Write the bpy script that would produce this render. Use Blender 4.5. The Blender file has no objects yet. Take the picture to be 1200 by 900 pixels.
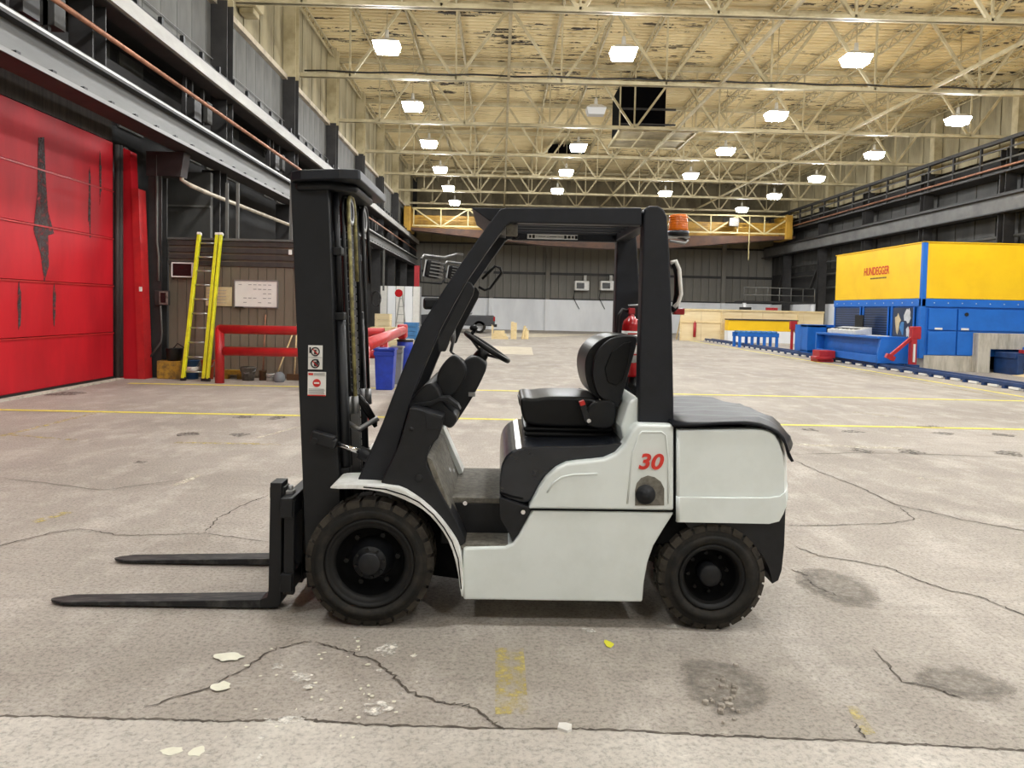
import bpy, math, random
from mathutils import Vector, Matrix
random.seed(7)
scene = bpy.context.scene
col = scene.collection

# ---------------------------------------------------------------- camera
FPX, PX0, PY0, CAMH = 870.0, 600.0, 400.0, 1.69
RHO = 0.0215
PSI = math.atan(13.8 / FPX)
PIT = math.atan(37.7 / FPX)
_F = Vector((math.sin(PSI)*math.cos(PIT), math.cos(PSI)*math.cos(PIT), -math.sin(PIT)))
_r0 = Vector((math.cos(PSI), -math.sin(PSI), 0))
_u0 = _r0.cross(_F)
_r = math.cos(RHO)*_r0 + math.sin(RHO)*_u0
_u = -math.sin(RHO)*_r0 + math.cos(RHO)*_u0
cd = bpy.data.cameras.new('camera')
cam = bpy.data.objects.new('camera', cd); col.objects.link(cam)
cam.matrix_world = Matrix(((_r.x, _u.x, -_F.x, 0), (_r.y, _u.y, -_F.y, 0), (_r.z, _u.z, -_F.z, CAMH), (0, 0, 0, 1)))
cd.sensor_fit = 'HORIZONTAL'; cd.sensor_width = 36.0
cd.lens = 36.0 * FPX / 1200.0
cd.shift_y = -(450 - PY0) / 1200.0
cd.clip_end = 300; cd.clip_start = 0.05
scene.camera = cam

def ray(px, py):
    return _r*(px-PX0) + _u*(PY0-py) + _F*FPX
def S(px, py, Y):                       # photo measurement -> metres (x, z) in the upright plane at depth Y
    d = ray(px, py); t = Y/d.y
    return (d.x*t, CAMH + d.z*t)
def G(px, py, z=0.0):                   # photo measurement -> metres (x, y) on a level plane
    d = ray(px, py); t = (z-CAMH)/d.z
    return (d.x*t, d.y*t)
def SP(pts, Y):
    return [S(a, b, Y) for a, b in pts]

# ---------------------------------------------------------------- world, exposure
w = bpy.data.worlds.new('world'); scene.world = w; w.use_nodes = True
w.node_tree.nodes['Background'].inputs[0].default_value = (0.9, 0.95, 1.0, 1)
w.node_tree.nodes['Background'].inputs[1].default_value = 0.05
scene.view_settings.view_transform = 'Standard'
scene.view_settings.look = 'None'
scene.view_settings.gamma = 1.0
scene.view_settings.use_curve_mapping = False
scene.view_settings.exposure = 0.0
scene.cycles.max_bounces = 8
scene.cycles.diffuse_bounces = 5
scene.cycles.sample_clamp_indirect = 6.0
LAMP_STRENGTH = 162.0

# ---------------------------------------------------------------- materials
def srgb(r, g, b):
    f = lambda c: (c/255/12.92) if c/255 <= 0.04045 else ((c/255+0.055)/1.055)**2.4
    return (f(r), f(g), f(b), 1)
def newmat(name):
    m = bpy.data.materials.new(name); m.use_nodes = True
    nt = m.node_tree
    return m, nt, nt.nodes['Principled BSDF']
def N(nt, kind, **kw):
    n = nt.nodes.new(kind)
    for k, v in kw.items():
        if k.startswith('i_'):
            key = k[2:]
            n.inputs[int(key) if key.isdigit() else key].default_value = v
        else: setattr(n, k, v)
    return n
def ramp(nt, src, stops):
    r = nt.nodes.new('ShaderNodeValToRGB')
    e = r.color_ramp.elements
    while len(e) < len(stops): e.new(0.5)
    for q, (p, c) in zip(e, stops):
        q.position = p; q.color = c if len(c) == 4 else (*c, 1)
    nt.links.new(src, r.inputs[0]); return r.outputs[0]
def mixc(nt, fac, a, b, mode='MIX'):
    n = nt.nodes.new('ShaderNodeMix'); n.data_type = 'RGBA'; n.blend_type = mode
    for sock, v in ((n.inputs[0], fac), (n.inputs[6], a), (n.inputs[7], b)):
        if hasattr(v, 'default_value') or hasattr(v, 'is_linked'): nt.links.new(v, sock)
        else: sock.default_value = v
    return n.outputs[2]
def noise(nt, scale, detail=4, rough=0.6, stretch=None, space='Object'):
    if space == 'World':
        src = nt.nodes.new('ShaderNodeNewGeometry').outputs['Position']
    else: src = nt.nodes.new('ShaderNodeTexCoord').outputs[space]
    if stretch:
        mp = nt.nodes.new('ShaderNodeMapping'); mp.inputs['Scale'].default_value = stretch
        nt.links.new(src, mp.inputs[0]); src = mp.outputs[0]
    n = nt.nodes.new('ShaderNodeTexNoise')
    n.inputs['Scale'].default_value = scale; n.inputs['Detail'].default_value = detail; n.inputs['Roughness'].default_value = rough
    nt.links.new(src, n.inputs['Vector']); return n.outputs[0]
def bump(nt, bsdf, h, strength=0.3, dist=0.01):
    b = nt.nodes.new('ShaderNodeBump'); b.inputs['Strength'].default_value = strength; b.inputs['Distance'].default_value = dist
    nt.links.new(h, b.inputs['Height']); nt.links.new(b.outputs[0], bsdf.inputs['Normal'])
M = {}
def mat(name, c, rough=0.5, metal=0.0, c2=None, lo=0.4, hi=0.65, scale=6.0, stretch=None, b=0.0, coat=0.0, spec=0.5):
    m, nt, bs = newmat(name)
    c = srgb(*c)
    if c2 is None: c2 = tuple(0.82*v for v in c[:3]) + (1,)
    else: c2 = srgb(*c2)
    n = noise(nt, scale, 5, 0.65, stretch)
    f = ramp(nt, n, [(lo, (0, 0, 0)), (hi, (1, 1, 1))])
    nt.links.new(mixc(nt, f, c, c2), bs.inputs['Base Color'])
    bs.inputs['Roughness'].default_value = rough; bs.inputs['Metallic'].default_value = metal
    bs.inputs['Specular IOR Level'].default_value = spec
    bs.inputs['Coat Weight'].default_value = coat; bs.inputs['Coat Roughness'].default_value = 0.15
    if b: bump(nt, bs, noise(nt, scale*6, 3), b, 0.01)
    M[name] = m; return m
mat('black_steel', (24, 25, 28), 0.5, c2=(18, 19, 21), scale=5, spec=0.4)
mat('guard_paint', (28, 30, 36), 0.5, c2=(22, 24, 28), scale=9, spec=0.35)
mat('black_plastic', (27, 28, 31), 0.5, c2=(21, 22, 24), scale=14, b=0.05, spec=0.35)
mat('dark_void', (16, 16, 17), 0.8, c2=(10, 10, 10), spec=0.1)
mat('gloss_black', (30, 33, 39), 0.25, c2=(26, 28, 33), scale=4, spec=0.5)
mat('cover_black', (30, 32, 37), 0.42, c2=(22, 23, 27), scale=6, spec=0.18, b=0.12)
mat('vinyl', (19, 20, 21), 0.38, c2=(15, 15, 16), scale=10, b=0.03, spec=.25)
mat('truck_paint', (229, 235, 232), 0.38, c2=(216, 222, 217), lo=0.45, hi=0.8, scale=2.5, coat=0.25)
mat('fender_white', (242, 243, 240), 0.4, c2=(214, 214, 208), scale=8)
mat('rubber', (36, 35, 33), 0.8, c2=(62, 57, 50), lo=0.45, hi=0.8, scale=9, b=0.15, spec=0.25)
mat('tread', (66, 61, 54), 0.85, c2=(44, 41, 37), scale=14, b=0.2, spec=.2)
mat('rim', (22, 22, 22), 0.55, c2=(36, 33, 29), scale=12, lo=0.5, hi=0.8, spec=0.3)
mat('fork_steel', (30, 30, 32), 0.6, c2=(84, 82, 79), lo=0.45, hi=0.7, scale=9, stretch=(1, 6, 1), metal=0.2)
mat('chrome', (220, 220, 222), 0.15, metal=1.0)
mat('steel_grey', (150, 150, 150), 0.4, metal=0.6)
mat('floor_mat', (122, 118, 108), 0.8, c2=(92, 88, 80), scale=30, b=0.2)
mat('hose', (20, 20, 21), 0.45)
mat('hose_yellow', (168, 158, 104), 0.45, c2=(96, 90, 60), scale=20)
mat('red_paint', (190, 38, 40), 0.4, c2=(166, 32, 36), scale=3, coat=0.1)
mat('ext_red', (190, 24, 30), 0.25, coat=0.4)
mat('white_paper', (232, 230, 224), 0.6, c2=(222, 220, 214))
mat('ink_black', (24, 24, 26), 0.6)
mat('ink_red', (204, 40, 34), 0.5)
mat('ink_grey', (150, 150, 150), 0.6)
mat('number_red', (214, 52, 38), 0.45)
mat('cream_steel', (184, 172, 138), 0.6, c2=(156, 144, 110), scale=1.5)
mat('cream_wall', (160, 150, 120), 0.75, c2=(120, 111, 86), scale=1.2, stretch=(1, 1, .3))
mat('dark_steel', (46, 44, 43), 0.6, c2=(28, 27, 26), scale=1.6, stretch=(1, .2, 1))
mat('girder_grey', (150, 150, 148), 0.55, c2=(112, 112, 110), scale=1.2, stretch=(1, .15, 1), lo=.35, hi=.7)
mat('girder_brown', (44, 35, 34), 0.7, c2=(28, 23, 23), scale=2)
mat('beam_edge', (206, 206, 202), 0.5, c2=(170, 170, 166), scale=2)
mat('beam_web', (120, 120, 118), 0.55, c2=(92, 92, 90), scale=1.2, stretch=(1, .15, 1), lo=.35, hi=.7)
mat('beam_pale', (164, 162, 156), 0.6, c2=(128, 126, 121), scale=1.5, stretch=(1, .3, 1), lo=.35, hi=.7)
mat('runway_grey', (98, 97, 94), 0.6, c2=(78, 77, 75), scale=1)
mat('panel_grey', (104, 103, 98), 0.7, c2=(66, 66, 63), scale=0.9, stretch=(1, 1, .35), lo=.35, hi=.7)
mat('panel_dark', (72, 71, 67), 0.7, c2=(42, 41, 39), scale=0.8, stretch=(1, 1, .4), lo=.35, hi=.7)
mat('far_cream', (128, 118, 92), 0.8, c2=(92, 84, 66), scale=.6)
mat('front_wall', (206, 204, 198), .8)
mat('far_panel', (122, 119, 111), 0.75, c2=(90, 88, 82), scale=0.5, stretch=(1, 1, .3), lo=.35, hi=.7)
mat('wall_dark', (40, 39, 38), 0.8, c2=(26, 25, 25), scale=0.7)
mat('wall_white', (244, 246, 248), 0.7, c2=(230, 232, 235), scale=0.6, stretch=(1, 1, .3))
mat('copper', (168, 118, 92), 0.45, c2=(120, 84, 66), scale=3, metal=0.35)
mat('pipe_pale', (196, 184, 164), 0.4, c2=(150, 140, 124), scale=3)
mat('door_red', (190, 26, 38), 0.5, c2=(164, 20, 32), scale=1.0, stretch=(1, 1, .3), spec=0.3)
mat('door_grime', (74, 40, 40), 0.8, c2=(110, 44, 44), scale=8)
mat('curtain_brown', (66, 60, 56), 0.8, c2=(44, 40, 38), scale=3, stretch=(4, 4, .3))
mat('office_brown', (124, 112, 96), 0.65, c2=(102, 92, 78), scale=1.4, stretch=(1, 1, .2))
mat('office_trim', (64, 57, 52), 0.6, c2=(46, 42, 40))
mat('ladder_yellow', (226, 226, 30), 0.4, c2=(206, 204, 40))
mat('aluminium', (180, 180, 176), 0.35, metal=0.7)
mat('board_tan', (206, 188, 148), 0.7, c2=(190, 170, 130))
mat('board_white', (232, 230, 224), 0.35, c2=(222, 220, 214), scale=2)
mat('screen_black', (22, 22, 22), 0.25)
mat('bucket_orange', (208, 84, 46), 0.5)
mat('bucket_blue', (40, 82, 128), 0.45)
mat('galvanised', (138, 134, 126), 0.5, metal=0.4, c2=(96, 90, 82), scale=12)
mat('kerb_yellow', (176, 138, 44), 0.8, c2=(110, 88, 46), scale=7)
mat('bin_blue', (30, 62, 176), 0.45, c2=(24, 52, 150))
mat('bin_grey', (128, 134, 138), 0.5)
mat('wood', (232, 212, 166), 0.7, c2=(212, 188, 136), scale=3, stretch=(1, 1, 6))
mat('plywood', (236, 218, 178), 0.7, c2=(222, 200, 154), scale=1.2, stretch=(.3, 1, 3))
mat('wood_dark', (110, 80, 54), 0.7)
mat('machine_yellow', (246, 200, 20), 0.45, c2=(238, 190, 18), scale=1.0)
mat('machine_blue', (26, 106, 198), 0.45, c2=(22, 98, 186), scale=2)
mat('machine_blue_dark', (24, 60, 112), 0.5, c2=(20, 46, 88), scale=3)
mat('machine_red', (170, 34, 42), 0.45)
mat('console_grey', (206, 208, 208), 0.5)
mat('concrete', (196, 190, 176), 0.85, c2=(160, 154, 140), scale=3, stretch=(2, 2, .4), b=0.2)
mat('crane_yellow', (178, 136, 42), 0.55, c2=(140, 104, 36), scale=1.5)
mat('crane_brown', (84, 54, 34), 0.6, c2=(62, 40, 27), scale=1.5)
mat('crane_rail', (190, 174, 124), 0.55)
mat('beacon_base', (30, 30, 32), 0.4)
mat('car_paint', (52, 54, 58), 0.3, coat=0.5)
mat('lamp_housing', (200, 196, 184), 0.5)
mat('void_black', (6, 6, 7), 0.9, spec=0.05)
mat('blue_plastic', (70, 130, 186), 0.5)
mat('gravel', (176, 168, 156), 0.9, c2=(130, 122, 112), scale=30)

def glassy(name, c, rough=0.1, alpha=1.0, trans=0.0):
    m, nt, bs = newmat(name)
    bs.inputs['Base Color'].default_value = srgb(*c); bs.inputs['Roughness'].default_value = rough
    bs.inputs['Transmission Weight'].default_value = trans; M[name] = m
glassy('window_glass', (58, 66, 84), 0.08)
glassy('lens_orange', (232, 118, 20), 0.25, trans=0.25)
glassy('lens_red', (150, 20, 26), 0.2)
glassy('lens_clear', (210, 212, 214), 0.15)
glassy('mirror', (180, 184, 188), 0.06); M['mirror'].node_tree.nodes['Principled BSDF'].inputs['Metallic'].default_value = 0.9

m, nt, bs = newmat('lamp_glow')
em = N(nt, 'ShaderNodeEmission'); em.inputs[0].default_value = (0.975, 0.99, 1.0, 1); em.inputs[1].default_value = LAMP_STRENGTH
nt.links.new(em.outputs[0], nt.nodes['Material Output'].inputs[0]); M['lamp_glow'] = m

# concrete floor: mottled, streaked, grainy
def floor_mat(name, base, dark, light, grain=0.35):
    m, nt, bs = newmat(name)
    big = ramp(nt, noise(nt, 0.35, 5, 0.6, None, 'World'), [(0.35, (0, 0, 0)), (0.68, (1, 1, 1))])
    c1 = mixc(nt, big, srgb(*base), srgb(*dark))
    med = ramp(nt, noise(nt, 2.2, 6, 0.7, (1, .55, 1), 'World'), [(0.48, (0, 0, 0)), (0.72, (.8, .8, .8))])
    c2 = mixc(nt, med, c1, srgb(*light))
    strk = ramp(nt, noise(nt, 3.0, 4, 0.6, (.35, 2.5, 1), 'World'), [(0.52, (0, 0, 0)), (0.75, (.55, .55, .55))])
    c3 = mixc(nt, strk, c2, srgb(*dark))
    gr = ramp(nt, noise(nt, 45, 5, 0.8, None, 'World'), [(0.34, (1-grain,)*3), (0.5, (1, 1, 1)), (0.66, (1+grain*.3,)*3)])
    c4 = mixc(nt, 1.0, c3, gr, 'MULTIPLY')
    sc_ = ramp(nt, noise(nt, 14, 6, 0.85, (.5, 1.6, 1), 'World'), [(0.60, (0, 0, 0)), (0.70, (.6, .6, .6))])
    c4 = mixc(nt, sc_, c4, srgb(min(255, light[0]+24), min(255, light[1]+24), min(255, light[2]+24)))
    stain = ramp(nt, noise(nt, 0.9, 5, 0.7, None, 'World'), [(0.62, (0, 0, 0)), (0.78, (.5, .5, .5))])
    c5 = mixc(nt, stain, c4, srgb(104, 96, 86))
    nt.links.new(c5, bs.inputs['Base Color'])
    bs.inputs['Roughness'].default_value = 0.75; bs.inputs['Specular IOR Level'].default_value = 0.3
    bump(nt, bs, noise(nt, 35, 5, 0.7, None, 'World'), 0.35, 0.012)
    M[name] = m
floor_mat('floor', (172, 164, 154), (146, 138, 129), (194, 187, 177), .5)
floor_mat('floor_light', (196, 190, 180), (178, 171, 161), (214, 208, 198), .4)
floor_mat('floor_rough', (150, 140, 126), (120, 111, 100), (172, 162, 148), 0.6)
floor_mat('floor_patch', (206, 196, 176), (190, 180, 160), (216, 208, 190))

def worn_paint(name, c, keep=0.5, sc=9):
    m, nt, bs = newmat(name)
    bs.inputs['Base Color'].default_value = srgb(*c); bs.inputs['Roughness'].default_value = 0.7
    tr = N(nt, 'ShaderNodeBsdfTransparent'); mx = N(nt, 'ShaderNodeMixShader')
    f = ramp(nt, noise(nt, sc, 6, 0.75, None, 'World'), [(keep-.12, (0, 0, 0)), (keep+.12, (1, 1, 1))])
    nt.links.new(f, mx.inputs[0]); nt.links.new(bs.outputs[0], mx.inputs[1]); nt.links.new(tr.outputs[0], mx.inputs[2])
    nt.links.new(mx.outputs[0], nt.nodes['Material Output'].inputs[0]); M[name] = m
worn_paint('line_yellow', (228, 216, 84), 0.66)
worn_paint('line_faded', (208, 190, 110), 0.44)
worn_paint('line_white', (226, 218, 196), 0.45)
worn_paint('scuff', (232, 228, 218), 0.5, 22)
worn_paint('oil', (66, 62, 56), 0.47, 16)
worn_paint('grime', (70, 58, 58), 0.53)
worn_paint('peel', (40, 36, 32), 0.53)
# broken-up concrete that fades out towards its edge
m, nt, bs = newmat('rough_soft')
g1 = ramp(nt, noise(nt, 26, 6, .8, None, 'World'), [(.3, srgb(118, 111, 103)), (.5, srgb(158, 150, 140)), (.7, srgb(196, 188, 178))])
nt.links.new(g1, bs.inputs['Base Color']); bs.inputs['Roughness'].default_value = .9
bump(nt, bs, noise(nt, 30, 6, .8, None, 'World'), .8, .03)
tc = N(nt, 'ShaderNodeTexCoord'); sb = N(nt, 'ShaderNodeVectorMath', operation='SUBTRACT'); sb.inputs[1].default_value = (.5, .5, .5)
nt.links.new(tc.outputs['Generated'], sb.inputs[0]); mu = N(nt, 'ShaderNodeVectorMath', operation='MULTIPLY'); mu.inputs[1].default_value = (1, 1, 0); nt.links.new(sb.outputs[0], mu.inputs[0])
ln = N(nt, 'ShaderNodeVectorMath', operation='LENGTH'); nt.links.new(mu.outputs[0], ln.inputs[0])
ad = N(nt, 'ShaderNodeMath', operation='MULTIPLY_ADD'); nt.links.new(noise(nt, 7, 5, .7, None, 'World'), ad.inputs[0]); ad.inputs[1].default_value = .5; nt.links.new(ln.outputs['Value'], ad.inputs[2])
ff = ramp(nt, ad.outputs[0], [(.42, (0, 0, 0)), (.66, (1, 1, 1))])
tr = N(nt, 'ShaderNodeBsdfTransparent'); mx_ = N(nt, 'ShaderNodeMixShader')
nt.links.new(ff, mx_.inputs[0]); nt.links.new(bs.outputs[0], mx_.inputs[1]); nt.links.new(tr.outputs[0], mx_.inputs[2]); nt.links.new(mx_.outputs[0], nt.nodes['Material Output'].inputs[0]); M['rough_soft'] = m
mat('paint_spot', (228, 226, 206), 0.6)
mat('paint_yellow', (226, 222, 60), 0.6)
mat('crack', (100, 92, 83), 0.9, c2=(66, 60, 54), scale=10)

# cream roof deck with flaked paint
m, nt, bs = newmat('deck')
base = mixc(nt, ramp(nt, noise(nt, 0.4, 4, .6, None, 'World'), [(.35, (0, 0, 0)), (.7, (1, 1, 1))]), srgb(220, 203, 158), srgb(196, 176, 130))
fl = ramp(nt, noise(nt, 1.1, 6, .75, (.55, 2.6, 1), 'World'), [(.56, (0, 0, 0)), (.575, (1, 1, 1))])
area = ramp(nt, noise(nt, .13, 3, .5, None, 'World'), [(.40, (0, 0, 0)), (.52, (1, 1, 1))])
fm = mixc(nt, 1.0, fl, area, 'MULTIPLY')
nt.links.new(mixc(nt, fm, base, srgb(52, 44, 36)), bs.inputs['Base Color'])
bs.inputs['Roughness'].default_value = .8; M['deck'] = m

# ---------------------------------------------------------------- mesh helpers
ORG = {}
class MB:
    def __init__(s): s.v = []; s.f = []; s.sm = []
    def add(s, vs, fs, sm=False):
        o = len(s.v); s.v += [tuple(p) for p in vs]
        s.f += [tuple(i+o for i in f) for f in fs]; s.sm += [sm]*len(fs); return s
    def box(s, x0, x1, y0, y1, z0, z1):
        x0, x1 = sorted((x0, x1)); y0, y1 = sorted((y0, y1)); z0, z1 = sorted((z0, z1))
        return s.add([(x0,y0,z0),(x1,y0,z0),(x1,y1,z0),(x0,y1,z0),(x0,y0,z1),(x1,y0,z1),(x1,y1,z1),(x0,y1,z1)],
            [(0,3,2,1),(4,5,6,7),(0,1,5,4),(1,2,6,5),(2,3,7,6),(3,0,4,7)])
    def prism(s, pts, y0, y1, sm=False):                 # profile in x,z extruded along y
        A = sum(pts[i][0]*pts[(i+1) % len(pts)][1]-pts[(i+1) % len(pts)][0]*pts[i][1] for i in range(len(pts)))
        if A < 0: pts = pts[::-1]
        n = len(pts); y0, y1 = sorted((y0, y1))
        vs = [(x, y0, z) for x, z in pts]+[(x, y1, z) for x, z in pts]
        o = len(s.v); s.v += vs
        s.f += [tuple(o+i for i in range(n)), tuple(o+n+i for i in reversed(range(n)))]; s.sm += [False]*2
        s.f += [(o+i, o+n+i, o+n+(i+1) % n, o+(i+1) % n) for i in range(n)]; s.sm += [sm]*n
        return s
    def plan(s, pts, z0, z1):                             # profile in x,y extruded along z
        A = sum(pts[i][0]*pts[(i+1) % len(pts)][1]-pts[(i+1) % len(pts)][0]*pts[i][1] for i in range(len(pts)))
        if A < 0: pts = pts[::-1]
        n = len(pts); o = len(s.v)
        s.v += [(x, y, z0) for x, y in pts]+[(x, y, z1) for x, y in pts]
        s.f += [tuple(o+i for i in reversed(range(n))), tuple(o+n+i for i in range(n))]
        s.f += [(o+i, o+(i+1) % n, o+n+(i+1) % n, o+n+i) for i in range(n)]; s.sm += [False]*(n+2)
        return s
    def side(s, pts, x0, x1):                             # profile in y,z extruded along x
        q = MB().prism(pts, 0, 1)
        x0, x1 = sorted((x0, x1))
        return s.add([(x1-(x1-x0)*y, x, z) for x, y, z in q.v], q.f)
    def bar(s, a, b, wd, h=None, up=(0, 0, 1)):
        a = Vector(a); b = Vector(b); d = (b-a).normalized(); up = Vector(up)
        if abs(d.dot(up)) > 0.98: up = Vector((0, 1, 0))
        sx = d.cross(up).normalized(); uz = sx.cross(d); h = h or wd
        vs = []
        for p in (a, b):
            for i, j in ((-1,-1),(1,-1),(1,1),(-1,1)):
                vs.append(p+sx*(i*wd/2)+uz*(j*h/2))
        return s.add(vs, [(0,1,2,3),(7,6,5,4),(0,4,5,1),(1,5,6,2),(2,6,7,3),(3,7,4,0)])
    def cyl(s, a, b, r, n=12, r2=None, sm=True):
        a = Vector(a); b = Vector(b); d = (b-a).normalized()
        up = Vector((0, 0, 1)) if abs(d.z) < .95 else Vector((1, 0, 0))
        sx = d.cross(up).normalized(); uz = sx.cross(d); r2 = r if r2 is None else r2
        vs = [p+(sx*math.cos(2*math.pi*i/n)+uz*math.sin(2*math.pi*i/n))*q for p, q in ((a, r), (b, r2)) for i in range(n)]
        s.add(vs, [(i, (i+1) % n, n+(i+1) % n, n+i) for i in range(n)], sm)
        o = len(s.v)-2*n
        s.f += [tuple(o+i for i in reversed(range(n))), tuple(o+n+i for i in range(n))]; s.sm += [False]*2
        return s
    def tube(s, path, r, n=8, closed=False):
        P = [Vector(p) for p in path]; m = len(P); vs = []; pu = None
        for i, p in enumerate(P):
            d = ((P[(i+1) % m]-P[i-1]) if closed else (P[min(i+1, m-1)]-P[max(i-1, 0)])).normalized()
            if pu is None:
                pu = Vector((0, 0, 1)) if abs(d.z) < .9 else Vector((1, 0, 0))
            sx = d.cross(pu).normalized(); uz = sx.cross(d); pu = uz
            vs += [p+(sx*math.cos(2*math.pi*k/n)+uz*math.sin(2*math.pi*k/n))*r for k in range(n)]
        fs = [(i*n+k, i*n+(k+1) % n, ((i+1) % m)*n+(k+1) % n, ((i+1) % m)*n+k) for i in range(m if closed else m-1) for k in range(n)]
        s.add(vs, fs, True)
        if not closed:
            o = len(s.v)-m*n
            s.f += [tuple(o+k for k in reversed(range(n))), tuple(o+(m-1)*n+k for k in range(n))]; s.sm += [False]*2
        return s
    def lathe(s, prof, c, axis='y', n=32, sm=True):        # prof of (radius, offset along axis)
        vs = []
        for r, t in prof:
            for k in range(n):
                a = 2*math.pi*k/n; u, v = r*math.cos(a), r*math.sin(a)
                vs.append({'y': (c[0]+u, c[1]+t, c[2]+v), 'z': (c[0]+u, c[1]+v, c[2]+t), 'x': (c[0]+t, c[1]+u, c[2]+v)}[axis])
        m = len(prof)
        return s.add(vs, [(i*n+k, i*n+(k+1) % n, (i+1)*n+(k+1) % n, (i+1)*n+k) for i in range(m-1) for k in range(n)], sm)
    def rot(s, piv, ang, axis='Y'):
        R = Matrix.Rotation(ang, 3, axis); p = Vector(piv)
        s.v = [tuple(R @ (Vector(q)-p)+p) for q in s.v]; return s
    def move(s, dx, dy, dz): s.v = [(a+dx, b+dy, c+dz) for a, b, c in s.v]; return s
    def mesh(s, name, mt, org=(0, 0, 0)):
        me = bpy.data.meshes.new(name)
        me.from_pydata([(a-org[0], b-org[1], c-org[2]) for a, b, c in s.v], [], s.f)
        me.polygons.foreach_set('use_smooth', s.sm); me.materials.append(M[mt] if isinstance(mt, str) else mt)
        me.update(); return me
    def build(s, name, mt, parent=None, bevel=0, seg=2, sub=0, fix=True):
        if parent is None:
            xs, ys, zs = zip(*s.v)
            org = ((min(xs)+max(xs))/2, (min(ys)+max(ys))/2, min(zs))
        else: org = ORG[parent.name]
        me = s.mesh(name, mt, org)
        if fix:
            import bmesh
            bm = bmesh.new(); bm.from_mesh(me); bmesh.ops.recalc_face_normals(bm, faces=bm.faces); bm.to_mesh(me); bm.free()
        o = bpy.data.objects.new(name, me); col.objects.link(o)
        if parent is None: o.location = org
        else: o.parent = parent
        ORG[o.name] = org
        if bevel:
            b = o.modifiers.new('bevel', 'BEVEL'); b.width = bevel; b.segments = seg; b.limit_method = 'ANGLE'; b.angle_limit = 0.6; b.harden_normals = False
        if sub:
            q = o.modifiers.new('subsurf', 'SUBSURF'); q.levels = sub; q.render_levels = sub
        return o
def tag(o, label=None, cat=None, group=None, kind=None):
    for k, v in (('label', label), ('category', cat), ('group', group), ('kind', kind)):
        if v: o[k] = v
    return o
def empty(name, loc, label=None, cat=None, group=None, kind=None):
    o = bpy.data.objects.new(name, None); col.objects.link(o); o.location = loc; o.empty_display_size = .2
    ORG[o.name] = tuple(loc); return tag(o, label, cat, group, kind)
def clone(o, parent, off=(0, 0, 0)):                       # copy of a part (shared mesh) shifted inside its parent
    c = o.copy(); col.objects.link(c); c.parent = parent
    c.location = (o.location.x+off[0], o.location.y+off[1], o.location.z+off[2]); ORG[c.name] = ORG.get(o.name, (0, 0, 0)); return c
def clone_tree(o, loc):
    c = o.copy(); col.objects.link(c); c.location = loc; ORG[c.name] = tuple(loc)
    for p in o.children:
        q = p.copy(); col.objects.link(q); q.parent = c
        for g in p.children:
            h = g.copy(); col.objects.link(h); h.parent = q
    return c
def text(body, size, mt, loc, rot, name, parent=None, bold=0.0, shear=0.0, depth=0.002, spacing=1.0, xs=1.0):
    cu = bpy.data.curves.new(name, 'FONT'); cu.body = body; cu.size = size; cu.offset = bold; cu.shear = shear
    cu.extrude = depth; cu.align_x = 'CENTER'; cu.align_y = 'CENTER'; cu.space_character = spacing
    t = bpy.data.objects.new(name, cu); col.objects.link(t)
    bpy.context.view_layer.update()
    me = bpy.data.meshes.new_from_object(t.evaluated_get(bpy.context.evaluated_depsgraph_get()))
    bpy.data.objects.remove(t); bpy.data.curves.remove(cu)
    me.materials.clear(); me.materials.append(M[mt])
    R = Matrix.Rotation(rot[2], 4, 'Z') @ Matrix.Rotation(rot[0], 4, 'X') @ Matrix.Diagonal((xs, 1, 1, 1))
    org = ORG[parent.name] if parent else (0, 0, 0)
    me.transform(Matrix.Translation(Vector(loc)-Vector(org)) @ R)
    o = bpy.data.objects.new(name, me); col.objects.link(o); o.parent = parent; ORG[o.name] = org
    return o
ORD = ['nearest', 'second', 'third', 'fourth', 'fifth', 'sixth', 'seventh', 'eighth', 'ninth', 'tenth']
def smooth(pts, it=2):                        # Chaikin corner cutting
    for _ in range(it):
        q = []
        for i in range(len(pts)):
            a, b = pts[i], pts[(i+1) % len(pts)]
            q += [(.75*a[0]+.25*b[0], .75*a[1]+.25*b[1]), (.25*a[0]+.75*b[0], .25*a[1]+.75*b[1])]
        pts = q
    return pts

# ================================================================= THE HALL
XL, XR, YB, YF, ZC = -8.6, 22.3, -14.0, 61.0, 12.25
floor = tag(MB().box(XL-.4, XR+.4, YB, YF+.4, -.2, 0).build('floor', 'floor'), kind='structure')
def fpoly(name, pts, mt, h=.003, parent=floor):
    return MB().add([(x, y, h) for x, y in (pts if sum(pts[i-1][0]*pts[i][1]-pts[i][0]*pts[i-1][1] for i in range(len(pts))) > 0 else pts[::-1])], [tuple(range(len(pts)))]).build(name, mt, parent, fix=False)
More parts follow.
